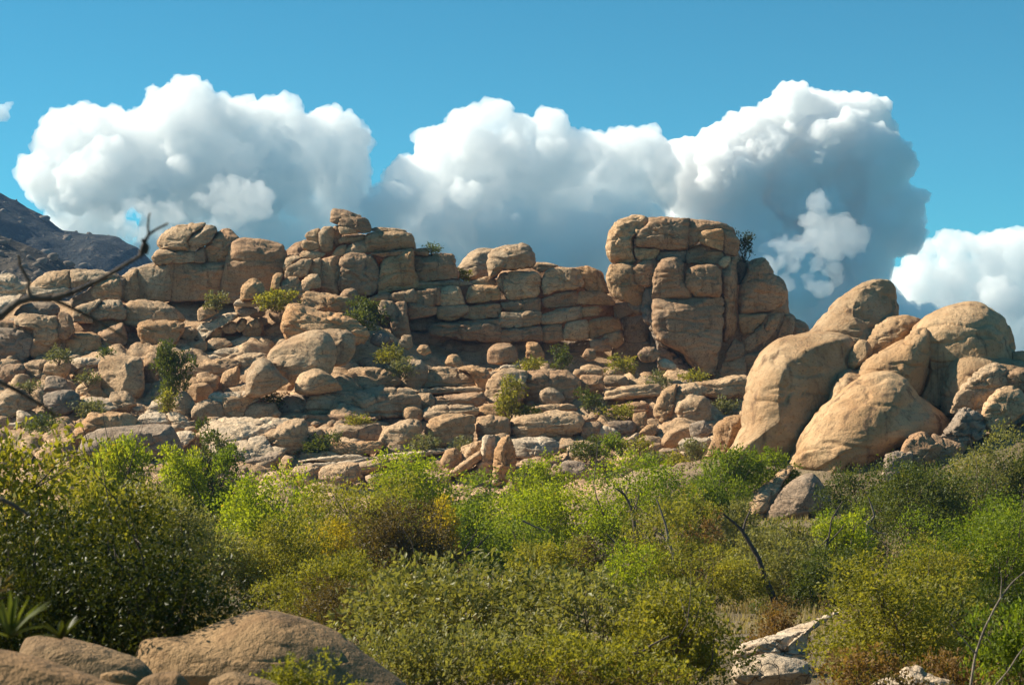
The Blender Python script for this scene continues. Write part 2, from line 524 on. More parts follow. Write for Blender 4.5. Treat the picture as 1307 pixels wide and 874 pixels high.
rock('boulder', TA, "953,300 985,265 1040,230 1080,233 1098,257 1062,312 1010,342 975,364 955,350", 'rounded cap boulder leaning against the loaf-shaped one on the skyline wall', Y=169.4, mat='tan', ground=False)
rock('boulder', TA, "1035,345 1060,290 1120,252 1160,255 1204,297 1172,332 1142,414 1040,414", 'split cap boulder between the leaning cap rock and the big square wall block', Y=169.6, mat='cliff', ground=False)
rock('rock_slab', TA, "778,392 800,360 830,350 960,360 990,365 978,412 800,424 785,412", 'thin flat slab squeezed under the loaf-shaped cap boulder', Y=169, mat='tan', ground=False, boxy=4)
rock('stone', TA, "972,412 985,362 1030,335 1038,412", 'small wedge stone beside the thin slab under the cap boulders', Y=169.1, mat='cliff', ground=False)

# far left ridge slabs
rock('rock_slab', TA, "-60,495 0,482 60,478 112,515 152,515 142,562 90,592 -60,595", 'pale low slab cut by the left picture edge on the ridge below the far mountain', Y=168, mat='pale', boxy=3.4, lean=.5)
f = formation('rock_dome', 'low cracked whaleback dome on the left ridge, crossed by the dead branch', 'rock outcrop', 95, 375, 168)
part(f, TA, "152,532 230,466 300,458 357,456 357,542 300,547 200,547", Y=167.5, mat='tan', boxy=2.8, lean=.5, drop=.2)
part(f, TA, "358,455 480,450 570,468 598,490 480,502 360,548", Y=167.5, mat='tan', boxy=2.8, lean=.5, drop=.2)
part(f, TA, "140,580 152,540 300,532 362,550 300,582 180,595", 'slab', 167, mat='pale', boxy=3, lean=.5)
rock('boulder', TA, "468,562 500,510 560,488 602,500 607,560 602,607 500,604", 'squat boulder right of the cracked whaleback dome, half behind the dead branch', Y=167, mat='tan')
rock('rock_slab', TX, "92,382 110,372 140,350 158,356 152,385 120,392 96,392", 'shaded slab behind the dead branch on the left ridge', Y=168, mat='grey', boxy=3.5)
rock('rock_slab', TX, "-14,408 0,382 14,377 27,377 24,386 12,398 -2,412", 'sunlit slab end at the left picture edge behind the dead branch', Y=165, mat='pale', lean=.6)
rock('boulder', TX, "20,402 30,390 60,385 74,392 72,402 48,408", 'dark low rock behind the fork of the dead branch', Y=166, mat='grey')
f = formation('rock_outcrop', 'blocky brown outcrop at the far left, below the fork of the dead branch', 'rock outcrop', 45, 450, 160)
part(f, TX, "-14,428 0,416 20,404 60,404 78,412 78,445 40,456 -14,458", 'backing', 163, mat='grey')
part(f, TA, "72,702 110,676 230,683 292,690 300,790 250,838 172,832 170,752 92,732", Y=160, mat='tan')
part(f, TA, "-40,720 70,715 168,755 168,832 -40,836", Y=160.5, mat='cliff')
part(f, TA, "298,670 350,678 378,760 342,802 300,792", Y=159.5, mat='cliff')
part(f, TE, "-40,0 90,5 165,40 150,130 100,170 -40,178", Y=160, mat='grey')
part(f, TE, "165,20 250,10 262,60 246,150 190,160 150,120", Y=160, mat='cliff')
part(f, TE, "258,0 350,10 340,60 330,110 262,150", Y=160.5, mat='cliff')
rock('boulder', TA, "374,652 420,628 505,610 452,670 472,717 380,712", 'brown block with a sunlit top, right of the blocky outcrop on the left', Y=162, mat='tan')
rock('boulder', TA, "450,672 520,615 600,608 632,660 622,702 560,702 472,704", 'domed block wedged between the oblong boulder and the dead branch', Y=162.5, mat='tan')
rock('boulder', TX, "96,415 118,398 150,400 160,425 158,440 128,446 100,445", 'dark recessed block behind the orange square boulder on the left', Y=163, mat='cliff')
rock('boulder', TE, "340,62 380,25 460,14 502,40 507,112 470,127 358,132", 'square orange boulder with a sunlit left edge below the dead branch', mat='orange', boxy=3.6)
rock('boulder', TE, "500,20 560,-15 620,-25 642,60 602,112 508,112", 'brown shaded boulder touching the right side of the square orange boulder', mat='cliff')
rock('boulder', TA, "622,662 660,620 740,608 820,623 880,648 932,702 880,727 700,738 638,722", 'smooth oblong boulder lying at the foot of the long skyline wall', Y=163, mat='tan', boxy=2.4, rough=.6)
rock('boulder', TA, "703,742 750,715 880,713 927,725 917,782 870,838 740,842 713,792", 'square orange-brown block directly under the smooth oblong boulder', Y=160, mat='orange', boxy=3.6)
rock('boulder', TB, "32,562 38,490 85,462 130,474 150,508 140,550 60,562", 'orange upright boulder standing at the right foot of the big square wall block', Y=161, mat='orange')

# rubble left of centre
for nm, s, lb, m in (
    ('stone', "1003,662 1030,638 1080,643 1102,670 1010,714", 'round stone left of the olive shrub at the wall foot, top of the rubble', 'tan'),
    ('rock_slab', "993,764 1020,730 1150,678 1200,673 1192,702 1100,732 1030,802 995,798", 'long curved slab slanting up through the rubble below the square wall block', 'pale'),
    ('stone', "1033,772 1060,728 1100,723 1122,760 1112,797 1050,802", 'orange egg-shaped stone under the long curved slab', 'orange'),
    ('stone', "903,792 930,748 980,743 1002,780 950,812", 'small tan stone right of the square orange-brown block', 'tan'),
    ('stone', "1123,747 1160,713 1197,725 1192,767 1140,772", 'small stone on the rubble right of the orange egg-shaped stone', 'tan'),
    ('stone', "1193,747 1230,698 1242,740 1212,767", 'narrow upright stone in the rubble', 'orange'),
    ('boulder', "1228,762 1260,720 1310,698 1330,760 1307,792 1240,787", 'pinkish boulder at the right end of the rubble patch below the wall', 'orange'),
    ('stone', "1185,625 1210,605 1307,600 1330,620 1290,640 1200,640", 'flat sunlit stone at the foot of the orange upright boulder', 'pale'),
    ('stone', "1200,660 1240,640 1290,650 1295,670 1230,690", 'rounded grey stone behind the narrow upright stone', 'grey')):
    rock(nm, TA, s, lb, mat=m)
for nm, s, lb, m in (
    ('boulder', "0,700 30,660 60,668 50,700 20,725", 'pink-brown stone at the left foot of the big tilted slab', 'orange'),
    ('boulder', "80,690 110,655 155,660 160,690 110,710", 'round grey-tan stone left of the big tilted slab', 'tan'),
    ('boulder', "175,640 190,610 230,602 250,620 240,680 200,672", 'dark split stone beside the left tip of the big tilted slab', 'cliff'),
    ('boulder', "40,725 90,690 140,715 210,680 235,705 220,745 80,752", 'twin-humped low stone under the big tilted slab', 'tan'),
    ('rock_slab', "-20,790 60,755 180,755 200,790 100,800", 'flat rock shelf left of the big shaded round boulder, upper of two', 'pale'),
    ('rock_slab', "-20,830 40,800 160,795 190,815 90,840 -10,850", 'flat rock shelf left of the big shaded round boulder, lower of two', 'pale'),
    ('stone', "10,870 60,845 150,835 180,850 120,880 20,885", 'low tan stone just below the two flat rock shelves', 'tan'),
    ('stone', "70,640 100,605 140,600 150,640 100,660", 'grey stone in the shade of the olive shrub above the rubble', 'grey'),
    ('stone', "0,600 40,595 80,605 75,640 20,650", 'pale stone left of the olive shrub above the rubble', 'tan')):
    rock(nm, TB, s, lb, mat=m, dY=1.5)

# castle-like outcrop, left of centre
f = formation('rock_castle', 'castle-like outcrop of stacked tan blocks rising left of centre on the skyline', 'rock outcrop', 455, 375, 168)
part(f, TB, "380,300 430,225 560,205 660,240 890,240 900,480 700,535 540,520 440,505 380,430 300,440 280,390 340,345", 'backing', 171.5, mat='cliff')
part(f, TX, "340,362 362,322 392,306 420,330 420,405 340,405", 'backing', 172, mat='cliff')
part(f, TB, "352,240 372,218 420,203 432,215 427,277 370,267", Y=169, mat='tan')
part(f, TB, "420,230 448,198 492,198 502,240 492,312 442,327 428,282", Y=168.6, mat='tan')
part(f, TB, "490,208 528,188 540,240 530,275 505,302", Y=169.2)
part(f, TB, "336,287 350,262 420,278 428,302 390,317 345,307", Y=168.5, mat='tan')
part(f, TB, "523,262 560,243 652,238 658,264 590,277 530,282", 'slab', 168.6, mat='tan')
part(f, TB, "328,337 350,316 430,323 458,335 420,357 340,357", 'slab', 168.2, mat='tan')
part(f, TB, "658,267 670,233 740,220 850,219 892,234 907,270 902,307 780,322 668,327", 'cap_block', 168, mat='orange', boxy=5)
part(f, TB, "553,337 570,293 620,270 660,268 668,322 600,337", Y=168, mat='tan')
part(f, TB, "488,342 520,298 562,288 556,337 520,347", Y=168.1, mat='tan')
part(f, TB, "518,502 530,372 556,345 690,333 722,400 727,472 702,542 640,545 540,527", 'face_block', 167, boxy=6, mat='cliff')
part(f, TB, "733,402 760,350 892,310 902,400 922,492 850,514 720,540", 'face_block', 167, boxy=6, mat='orange')
part(f, TB, "690,330 895,308 892,330 760,352 735,352", Y=167.2)
part(f, TB, "368,402 400,363 432,358 432,442 372,444", Y=167, mat='tan')
part(f, TB, "430,440 438,365 480,348 534,343 537,400 527,532 438,517", Y=167.2)
part(f, TB, "250,442 265,400 330,363 388,360 372,420 367,447 300,457 255,457", Y=166.6, mat='tan')
part(f, TB, "243,405 260,353 300,343 334,350 290,377 262,432", Y=167.4, mat='tan')
rock('boulder', TB, "486,170 494,115 520,106 570,118 634,140 622,152 545,132 532,182", 'leaning brown block on the very top of the castle-like outcrop, upper of the pair', Y=168.8, ground=False, mat='cliff', boxy=4)
rock('boulder', TB, "528,187 538,130 580,133 660,153 682,190 684,218 640,228 560,192", 'tilted square block on top of the castle-like outcrop, lower of the pair', Y=168.2, ground=False, mat='cliff', boxy=5)
rock('stone', TB, "527,197 560,190 622,215 612,228 538,232", 'small tan stone propping up the tilted block on the castle-like outcrop', Y=167.9, ground=False)
rock('stone', TB, "690,215 710,200 790,202 860,212 850,220 740,222", 'thin flat stone lying on the cap of the castle-like outcrop', Y=168.6, ground=False)
rock('boulder', TB, "903,352 960,345 1092,342 1112,400 1117,452 1000,472 923,477 908,420", 'smooth square block against the right side of the castle-like outcrop', Y=168, ground=False, mat='cliff', boxy=5)
rock('stone', TB, "902,338 905,310 960,304 977,320 970,344", 'flat stone on top of the smooth square block beside the castle-like outcrop', Y=168.6, ground=False, mat='cliff')
for nm, s, lb, m in (
    ('boulder', "183,507 193,445 220,428 242,440 227,482 226,507", 'narrow orange upright stone at the left foot of the castle-like outcrop', 'orange'),
    ('boulder', "226,532 233,480 270,450 310,453 327,482 322,534 250,542", 'rounded tan boulder at the lower left corner of the castle-like outcrop', 'tan'),
    ('boulder', "318,532 338,475 380,443 420,446 430,500 382,512 345,552", 'egg-shaped boulder under the castle-like outcrop, second from its left corner', 'tan')):
    rock(nm, TB, s, lb, mat=m, Y=164.5)
rock('boulder', TB, "348,562 368,525 430,528 520,543 582,560 562,622 480,634 358,602", 'wide brown boulder above the big tilted slab', Y=160, mat='orange')
rock('boulder', TB, "533,542 560,513 600,510 627,545 612,577 560,572", 'small round brown boulder behind the wide brown one above the tilted slab', Y=162, mat='cliff')
rock('boulder', TB, "238,692 268,590 300,578 420,618 540,638 640,688 672,740 642,778 560,782 540,722 450,717 380,732 280,767 248,732", 'big tilted slab with an orange left face and sunlit sloping top', Y=155, mat='orange', th=.6, boxy=4, lean=.5)
rock('boulder', TF, "428,22 480,5 560,8 602,40 600,112 560,172 500,182 470,100", 'tall tan boulder behind the right shoulder of the big shaded round boulder', Y=149, mat='tan', boxy=2.4, rough=.5)
rock('boulder', TF, "168,162 188,110 258,60 358,23 432,23 482,68 500,150 472,217 402,232 300,272 248,234", 'big smooth round boulder in shade at the centre left of the slope, the largest there', Y=146, mat='tan', boxy=2.3, rough=.45, facets=2, th=.5)
rock('boulder', TF, "56,312 68,240 98,175 140,153 182,173 232,230 268,265 202,302 120,337 63,332", 'pear-shaped tan boulder leaning on the lower left of the big round boulder', Y=143.5, mat='tan', boxy=2.4, rough=.5)
rock('boulder', TF, "316,277 338,235 400,203 440,208 502,250 537,302 482,317 370,332 318,312", 'rounded triangular boulder tucked under the right of the big round boulder', Y=144, mat='tan', rough=.5)

# layered wall, centre skyline
f = formation('layered_wall', 'wide layered cliff wall of horizontal jointed blocks along the centre skyline', 'rock outcrop', 660, 455, 165)
part(f, TC, "-240,320 0,440 300,400 330,360 500,330 560,330 800,350 850,450 890,520 1060,590 1080,800 850,830 300,820 -240,800 -260,560", 'backing', 171, mat='cliff', th=.16, boxy=6)
for s, Y, m in (
    ("292,392 310,355 345,348 330,400 337,462 300,422", 166.5, 'tan'), ("328,402 338,355 400,343 480,343 510,370 512,442 482,472 350,487 330,442", 166, 'tan'),
    ("523,392 540,340 580,323 690,328 727,370 727,422 600,442 530,462", 166, 'tan'), ("690,330 740,316 800,338 842,400 858,452 760,447 730,422", 166.4, 'orange'),
    ("468,322 490,298 550,298 605,315 540,337 520,352", 169, 'tan'), ("528,482 600,452 690,442 702,512 560,527 530,512", 165.6, 'cliff'),
    ("690,482 720,445 840,453 888,490 884,517 780,512 700,507", 165.6, 'orange'), ("318,502 420,482 500,475 517,500 512,542 400,547 330,532", 165.6, 'cliff'),
    ("138,472 160,420 220,410 300,418 312,482 200,502 145,502", 166, 'orange'), ("-2,430 100,423 132,507 60,517 -2,517", 166, 'cliff'),
    ("153,397 240,368 290,383 292,412 200,422", 167.5, 'tan'), ("-5,395 60,386 150,393 162,410 100,422 -5,417", 167, 'cliff'),
    ("-2,522 130,520 147,552 80,587 -2,582", 165.5, 'orange'), ("108,572 160,518 302,507 308,572 200,587", 165.5, 'cliff'),
    ("303,592 320,550 420,545 512,548 515,607 400,627 310,622", 165, 'tan'), ("518,562 600,530 722,518 728,572 620,602 520,612", 165, 'tan'),
    ("725,527 800,518 833,540 800,567 730,572", 165, 'orange'), ("308,642 400,625 517,620 528,692 400,697 315,697", 164.6, 'cliff'),
    ("523,622 620,603 632,692 530,697", 164.6, 'cliff'), ("630,632 650,598 742,588 758,610 758,682 640,690", 164.4, 'tan'),
    ("760,592 840,573 907,583 920,640 830,667 765,682", 164.4, 'orange'), ("833,667 915,643 937,702 890,732 840,692", 164, 'orange'),
    ("763,692 860,678 872,742 780,745", 163.8, 'cliff'), ("-30,612 150,598 300,618 312,702 150,692 -30,662", 164.8, 'cliff'),
    ("98,597 300,583 307,627 180,622", 165, 'cliff'), ("883,512 940,498 987,545 920,582 890,572", 164, 'grey'),
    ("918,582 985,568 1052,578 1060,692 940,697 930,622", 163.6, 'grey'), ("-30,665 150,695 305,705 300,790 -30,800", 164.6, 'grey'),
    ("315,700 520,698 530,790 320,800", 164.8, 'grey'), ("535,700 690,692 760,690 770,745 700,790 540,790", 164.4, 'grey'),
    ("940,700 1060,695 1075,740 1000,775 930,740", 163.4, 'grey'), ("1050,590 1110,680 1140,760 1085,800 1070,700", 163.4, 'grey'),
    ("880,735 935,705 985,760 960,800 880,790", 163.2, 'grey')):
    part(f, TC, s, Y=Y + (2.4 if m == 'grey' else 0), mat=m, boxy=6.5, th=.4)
for s, Y, m in (
    ("678,562 740,530 782,533 782,572 740,602 690,596", 166, 'cliff'), ("783,562 790,533 900,510 912,530 912,577 800,574", 165.6, 'tan'),
    ("913,522 1030,503 1037,592 920,602", 165.6, 'cliff'), ("1033,512 1130,500 1162,582 1080,597 1035,592", 165.6, 'tan'),
    ("722,612 740,570 800,578 812,622 780,652 740,642", 164.6, 'tan'), ("808,582 860,578 872,655 884,742 800,758 783,682 790,652", 164.4, 'cliff'),
    ("878,582 1030,602 1035,632 900,662 876,650", 165.4, 'cliff'), ("1030,600 1165,588 1180,625 1100,660 1035,650", 165.4, 'tan'),
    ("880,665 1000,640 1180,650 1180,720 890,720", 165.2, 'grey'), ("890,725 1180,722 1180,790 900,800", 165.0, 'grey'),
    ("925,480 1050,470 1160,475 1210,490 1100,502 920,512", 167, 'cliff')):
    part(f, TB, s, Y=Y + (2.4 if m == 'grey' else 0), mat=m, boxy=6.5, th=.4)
rock('boulder', TC, "85,335 150,258 200,237 300,236 340,300 312,362 200,388 95,378", 'smooth pale dome rising behind the perched boulder on the centre skyline', Y=174, mat='tan', ground=False, boxy=2.3, rough=.5)
rock('boulder', TC, "250,292 268,240 330,213 420,205 467,233 485,282 465,322 330,332 290,362 262,374 253,332", 'rounded boulder perched on the layered wall, highest on the centre skyline', Y=166, mat='tan', ground=False, boxy=2.5)
rock('boulder', TC, "253,742 300,708 360,708 392,740 392,802 255,806", 'smooth round boulder standing in shade at the foot of the layered wall', Y=159, mat='cliff', boxy=2.6, rough=.4)
rock('boulder', TC, "443,742 448,703 500,703 532,760 527,788 445,778", 'brown wedge block at the wall foot, right of the round shaded boulder', Y=160, mat='orange')
rock('boulder', TB, "690,780 700,740 740,725 775,745 780,785 740,805", 'grey round boulder in shade right of the big tilted slab', Y=157, mat='grey')
rock('stone', TB, "830,790 850,745 890,745 895,800 870,815", 'tan stone with a flat cap below the corner of the layered wall', Y=156, mat='tan')
rock('stone', TB, "920,820 940,795 975,798 988,830 950,845", 'small orange stone in the dark hollow under the layered wall', Y=154, mat='orange')
for s, lb, m in (("730,770 750,735 785,740 795,780 760,795", 'rounded dark stone at the wall foot left of the olive bush', 'cliff'),
                 ("1010,760 1040,725 1090,725 1120,760 1085,795 1030,795", 'purplish stone at the left foot of the rock tower', 'cliff'),
                 ("1105,800 1150,785 1195,815 1190,840 1130,830", 'pinkish stone with a white sunlit edge at the tower foot', 'pale'),
                 ("945,815 970,800 995,810 995,845 960,850", 'small shaded stone right of the pill-shaped stone', 'cliff')):
    rock('stone', TC, s, lb, mat=m, Y=157)

part(f, TX, "385,350 440,338 520,338 580,354 600,364 690,356 760,362 776,378 800,420 800,470 420,445 385,400", 'backing', 173, mat='cliff', th=.08, boxy=6)

# rock tower right of centre
f = formation('rock_tower', 'tall rounded rock tower right of centre, highest block of the skyline', 'rock tower', 890, 485, 160)
part(f, TD, "90,120 250,90 480,85 690,130 720,280 930,400 950,560 1040,640 960,760 880,880 300,885 240,600 80,480 90,330", 'backing', 168, mat='cliff', th=.22, boxy=5)
part(f, TD, "53,252 58,180 98,98 180,62 252,68 270,100 205,150 197,230 212,292 150,314 78,292", 'knob', 162.5, mat='tan', boxy=3.0)
part(f, TD, "203,217 208,153 250,113 285,72 350,68 400,76 472,78 474,160 462,232 380,237 300,227", 'cap_block', 162, mat='cliff', boxy=4)
part(f, TD, "200,225 322,232 302,272 240,292 203,272", Y=162, mat='orange')
part(f, TD, "322,240 462,238 457,302 430,277 350,272 310,292", Y=162.4, mat='grey')
part(f, TD, "473,132 488,88 560,81 660,106 692,140 532,142 522,192 473,228", 'cap_block', 162.4, mat='cliff')
part(f, TD, "518,167 550,138 642,133 647,237 600,227 540,202", 'cap_block', 161.6, mat='orange')
part(f, TD, "645,138 692,143 730,190 717,262 650,252", 'cap_block', 161.8, mat='cliff')
part(f, TD, "463,282 473,230 540,208 652,245 642,302 550,302 470,302", Y=162, mat='cliff')
part(f, TD, "288,432 298,340 340,283 400,273 442,300 447,390 484,472 293,482", 'face_block', 160, boxy=3.4, rough=.6)
part(f, TD, "448,392 458,330 520,310 602,308 632,340 637,412 622,467 510,467 460,422", 'face_block', 159.8, boxy=3.0, rough=.6)
part(f, TD, "293,488 400,482 632,475 634,600 622,740 612,875 520,875 440,762 320,692 288,602", 'face_block', 159.6, boxy=5, rough=.8)
part(f, TD, "622,302 650,268 682,268 682,302 650,327", Y=161, mat='tan')
part(f, TD, "638,347 660,318 690,275 714,290 714,402 702,522 714,602 692,662 650,692 638,562", 'pillar', 160.6, mat='cliff', boxy=3)
part(f, TD, "728,422 760,358 780,300 840,277 872,293 922,380 962,440 952,492 890,542 800,557 726,562", 'side_block', 161, mat='cliff', boxy=3.2, rough=.6)
part(f, TD, "726,562 800,556 872,553 847,602 790,652 733,654", Y=160.6, mat='orange')
part(f, TD, "758,692 800,650 852,600 860,682 790,742 758,744", Y=160.2, mat='cliff')
part(f, TD, "842,722 866,580 920,553 934,572 900,655", Y=160.4, mat='cliff')
part(f, TD, "916,690 945,600 960,562 997,573 1008,622 988,684 930,700", Y=161.4, mat='cliff')
part(f, TD, "995,600 1030,618 1062,667 1000,684", Y=162, mat='cliff')
part(f, TD, "655,762 700,688 747,710 757,762 650,806", Y=160, mat='cliff')
part(f, TD, "636,822 660,790 752,770 757,878 633,878", Y=159.8, mat='cliff')
part(f, TD, "758,772 840,738 922,698 880,800 790,878 763,878", Y=159.8, mat='cliff')
part(f, TD, "58,382 78,308 192,308 197,402 242,422 252,502 220,522 98,472", Y=161.6, mat='orange')
part(f, TD, "193,322 250,290 302,300 284,422 230,412 190,392", Y=161.4, mat='cliff')
part(f, TD, "240,545 262,430 290,430 292,605 330,700 430,765 510,875 330,875 300,700", Y=161, mat='grey')
part(f, TD, "165,500 250,505 255,545 200,550", Y=162, mat='grey')  # grey block drawn where the tower only has shade
part(f, TD, "715,300 765,290 770,340 730,410 716,400", Y=163, mat='grey')

# left middle slope
for nm, s, lb, m, k in (
    ('boulder', "3,232 18,190 100,176 127,195 112,242 60,272 13,272", 'flat-topped shaded boulder at the left picture edge, above the dark shadowed hollow', 'cliff', {}),
    ('boulder', "122,192 150,168 220,158 242,170 217,202 207,252 130,242", 'ribbed sunlit boulder right of the flat-topped one at the left edge', 'tan', {}),
    ('boulder', "213,232 228,180 280,153 340,153 352,200 332,247 240,262", 'domed ribbed boulder, second in the sunlit row at the left', 'tan', {}),
    ('boulder', "338,182 370,148 450,146 512,153 502,177 420,192 380,212 345,232", 'long low sunlit boulder, third in the ribbed row at the left', 'pale', {}),
    ('boulder', "373,217 400,178 470,163 504,180 440,222 390,232", 'small humped boulder in front of the long low sunlit one', 'tan', {}),
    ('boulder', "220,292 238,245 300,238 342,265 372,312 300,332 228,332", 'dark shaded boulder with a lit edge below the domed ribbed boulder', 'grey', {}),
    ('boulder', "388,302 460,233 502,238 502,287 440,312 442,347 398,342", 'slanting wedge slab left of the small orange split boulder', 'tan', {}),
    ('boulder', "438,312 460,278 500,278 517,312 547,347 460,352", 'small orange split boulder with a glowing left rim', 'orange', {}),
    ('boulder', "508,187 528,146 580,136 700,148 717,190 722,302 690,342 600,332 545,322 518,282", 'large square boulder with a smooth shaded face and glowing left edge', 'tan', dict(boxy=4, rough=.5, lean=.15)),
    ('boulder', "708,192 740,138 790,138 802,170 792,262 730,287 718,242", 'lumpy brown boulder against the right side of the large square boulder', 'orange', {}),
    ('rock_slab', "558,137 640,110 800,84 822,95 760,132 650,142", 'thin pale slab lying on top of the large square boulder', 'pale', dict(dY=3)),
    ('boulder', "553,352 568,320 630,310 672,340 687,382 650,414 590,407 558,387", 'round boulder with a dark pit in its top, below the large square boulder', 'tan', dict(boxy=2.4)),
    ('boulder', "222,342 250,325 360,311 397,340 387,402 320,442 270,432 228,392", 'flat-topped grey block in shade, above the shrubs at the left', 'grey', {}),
    ('boulder', "-40,372 40,308 90,298 152,340 182,392 100,422 60,452 -40,430", 'broad sloping boulder at the left edge, above the pale cube stone', 'tan', {}),
    ('stone', "88,422 110,413 158,440 127,492 90,492", 'pale cube-shaped stone catching the sun at the left', 'pale', dict(boxy=4)),
    ('stone', "40,478 98,470 95,498 45,502", 'small white stone left of the pale cube-shaped stone', 'pale', {}),
    ('rock_slab', "388,362 450,348 560,353 592,402 500,422 390,417", 'smooth flat pale slab behind the low grey shrub on the left slope', 'pale', dict(lean=1.0, boxy=2.4)),
    ('boulder', "358,582 380,540 428,470 470,428 560,413 640,423 712,490 640,520 520,520 440,560 395,602", 'arched orange slab behind the large grey boulder above the bushes', 'orange', dict(th=.45)),
    ('boulder', "408,612 428,545 490,508 600,498 700,488 852,488 892,550 927,632 850,662 700,692 620,655 480,662 410,650", 'large grey rounded boulder above the bright green tree on the left', 'grey', dict(boxy=3, rough=.6, th=.5)),
    ('rock_slab', "683,462 730,428 800,418 852,440 857,487 740,492", 'pitted pale slab right behind the large grey boulder', 'pale', dict(lean=.8)),
    ('rock_slab', "738,422 770,368 830,343 862,370 842,402 780,427", 'small sunlit slab above the pitted pale one', 'pale', dict(lean=.8)),
    ('stone', "668,397 720,388 737,410 690,417", 'flat white stone lying right of the pitted round boulder', 'pale', {}),
    ('boulder', "873,312 888,270 980,253 1087,248 1092,302 1060,322 990,332 888,337", 'flat reddish block behind the trio of round boulders', 'orange', {}),
    ('boulder', "873,382 888,340 930,316 967,345 987,392 950,442 900,442 878,412", 'left one of the trio of round boulders, tilted egg', 'tan', dict(boxy=2.3, rough=.5)),
    ('boulder', "953,302 980,276 1040,273 1072,310 1052,352 1000,372 963,347", 'top one of the trio of round boulders', 'orange', dict(boxy=2.5, rough=.5)),
    ('boulder', "976,412 998,375 1050,360 1112,375 1130,422 1112,457 1000,462 978,442", 'right one of the trio of round boulders, broad with a sunlit top', 'tan', dict(boxy=2.5, rough=.5)),
    ('boulder', "1058,352 1100,323 1250,316 1309,340 1282,372 1242,402 1232,447 1130,432 1118,372", 'wide pale slab boulder right of the trio of round boulders', 'pale', {}),
    ('boulder', "908,202 980,163 1120,153 1202,165 1192,202 1140,232 1060,252 928,247", 'wide low brown boulder right of the tall dark shrub', 'tan', {}),
    ('boulder', "1118,262 1138,220 1200,193 1208,252 1192,302 1128,312", 'rounded orange block left of the pear-shaped boulder', 'orange', {}),
    ('boulder', "1193,152 1240,128 1330,128 1345,180 1262,232 1208,192", 'sunlit slab boulder leading up to the big round boulder', 'tan', {}),
    ('rock_slab', "1038,92 1060,53 1140,48 1172,80 1100,107", 'rounded ledge block on the sunlit shelves right of the dark shrub, leftmost', 'tan', {}),
    ('rock_slab', "1168,62 1240,36 1320,40 1320,80 1180,87", 'sunlit shelf slab just under the rubble, uppermost of the shelves', 'pale', {}),
    ('rock_slab', "1053,122 1130,98 1240,93 1242,125 1150,142 1060,132", 'long thin shelf slab in the middle of the sunlit shelves', 'pale', {}),
    ('rock_slab', "1238,97 1307,80 1340,90 1320,120 1240,127", 'thin shelf slab at the right end of the sunlit shelves', 'pale', {}),
    ('boulder', "948,77 1030,53 1042,80 1032,112 960,117", 'brown ledge block left of the sunlit shelves', 'tan', {}),
    ('rock_slab', "1008,152 1080,128 1132,150 1050,162", 'low pale slab under the sunlit shelves', 'pale', {}),
    ('rock_slab', "868,562 900,520 970,518 982,550 920,602 873,592", 'pale slab above the dark green conical shrub', 'pale', dict(lean=.8)),
    ('rock_slab', "848,432 900,423 962,470 952,502 880,492", 'white sunlit slab right of the pitted pale slab', 'pale', dict(lean=.8))):
    rock(nm, TE, s, lb, mat=m, **k)

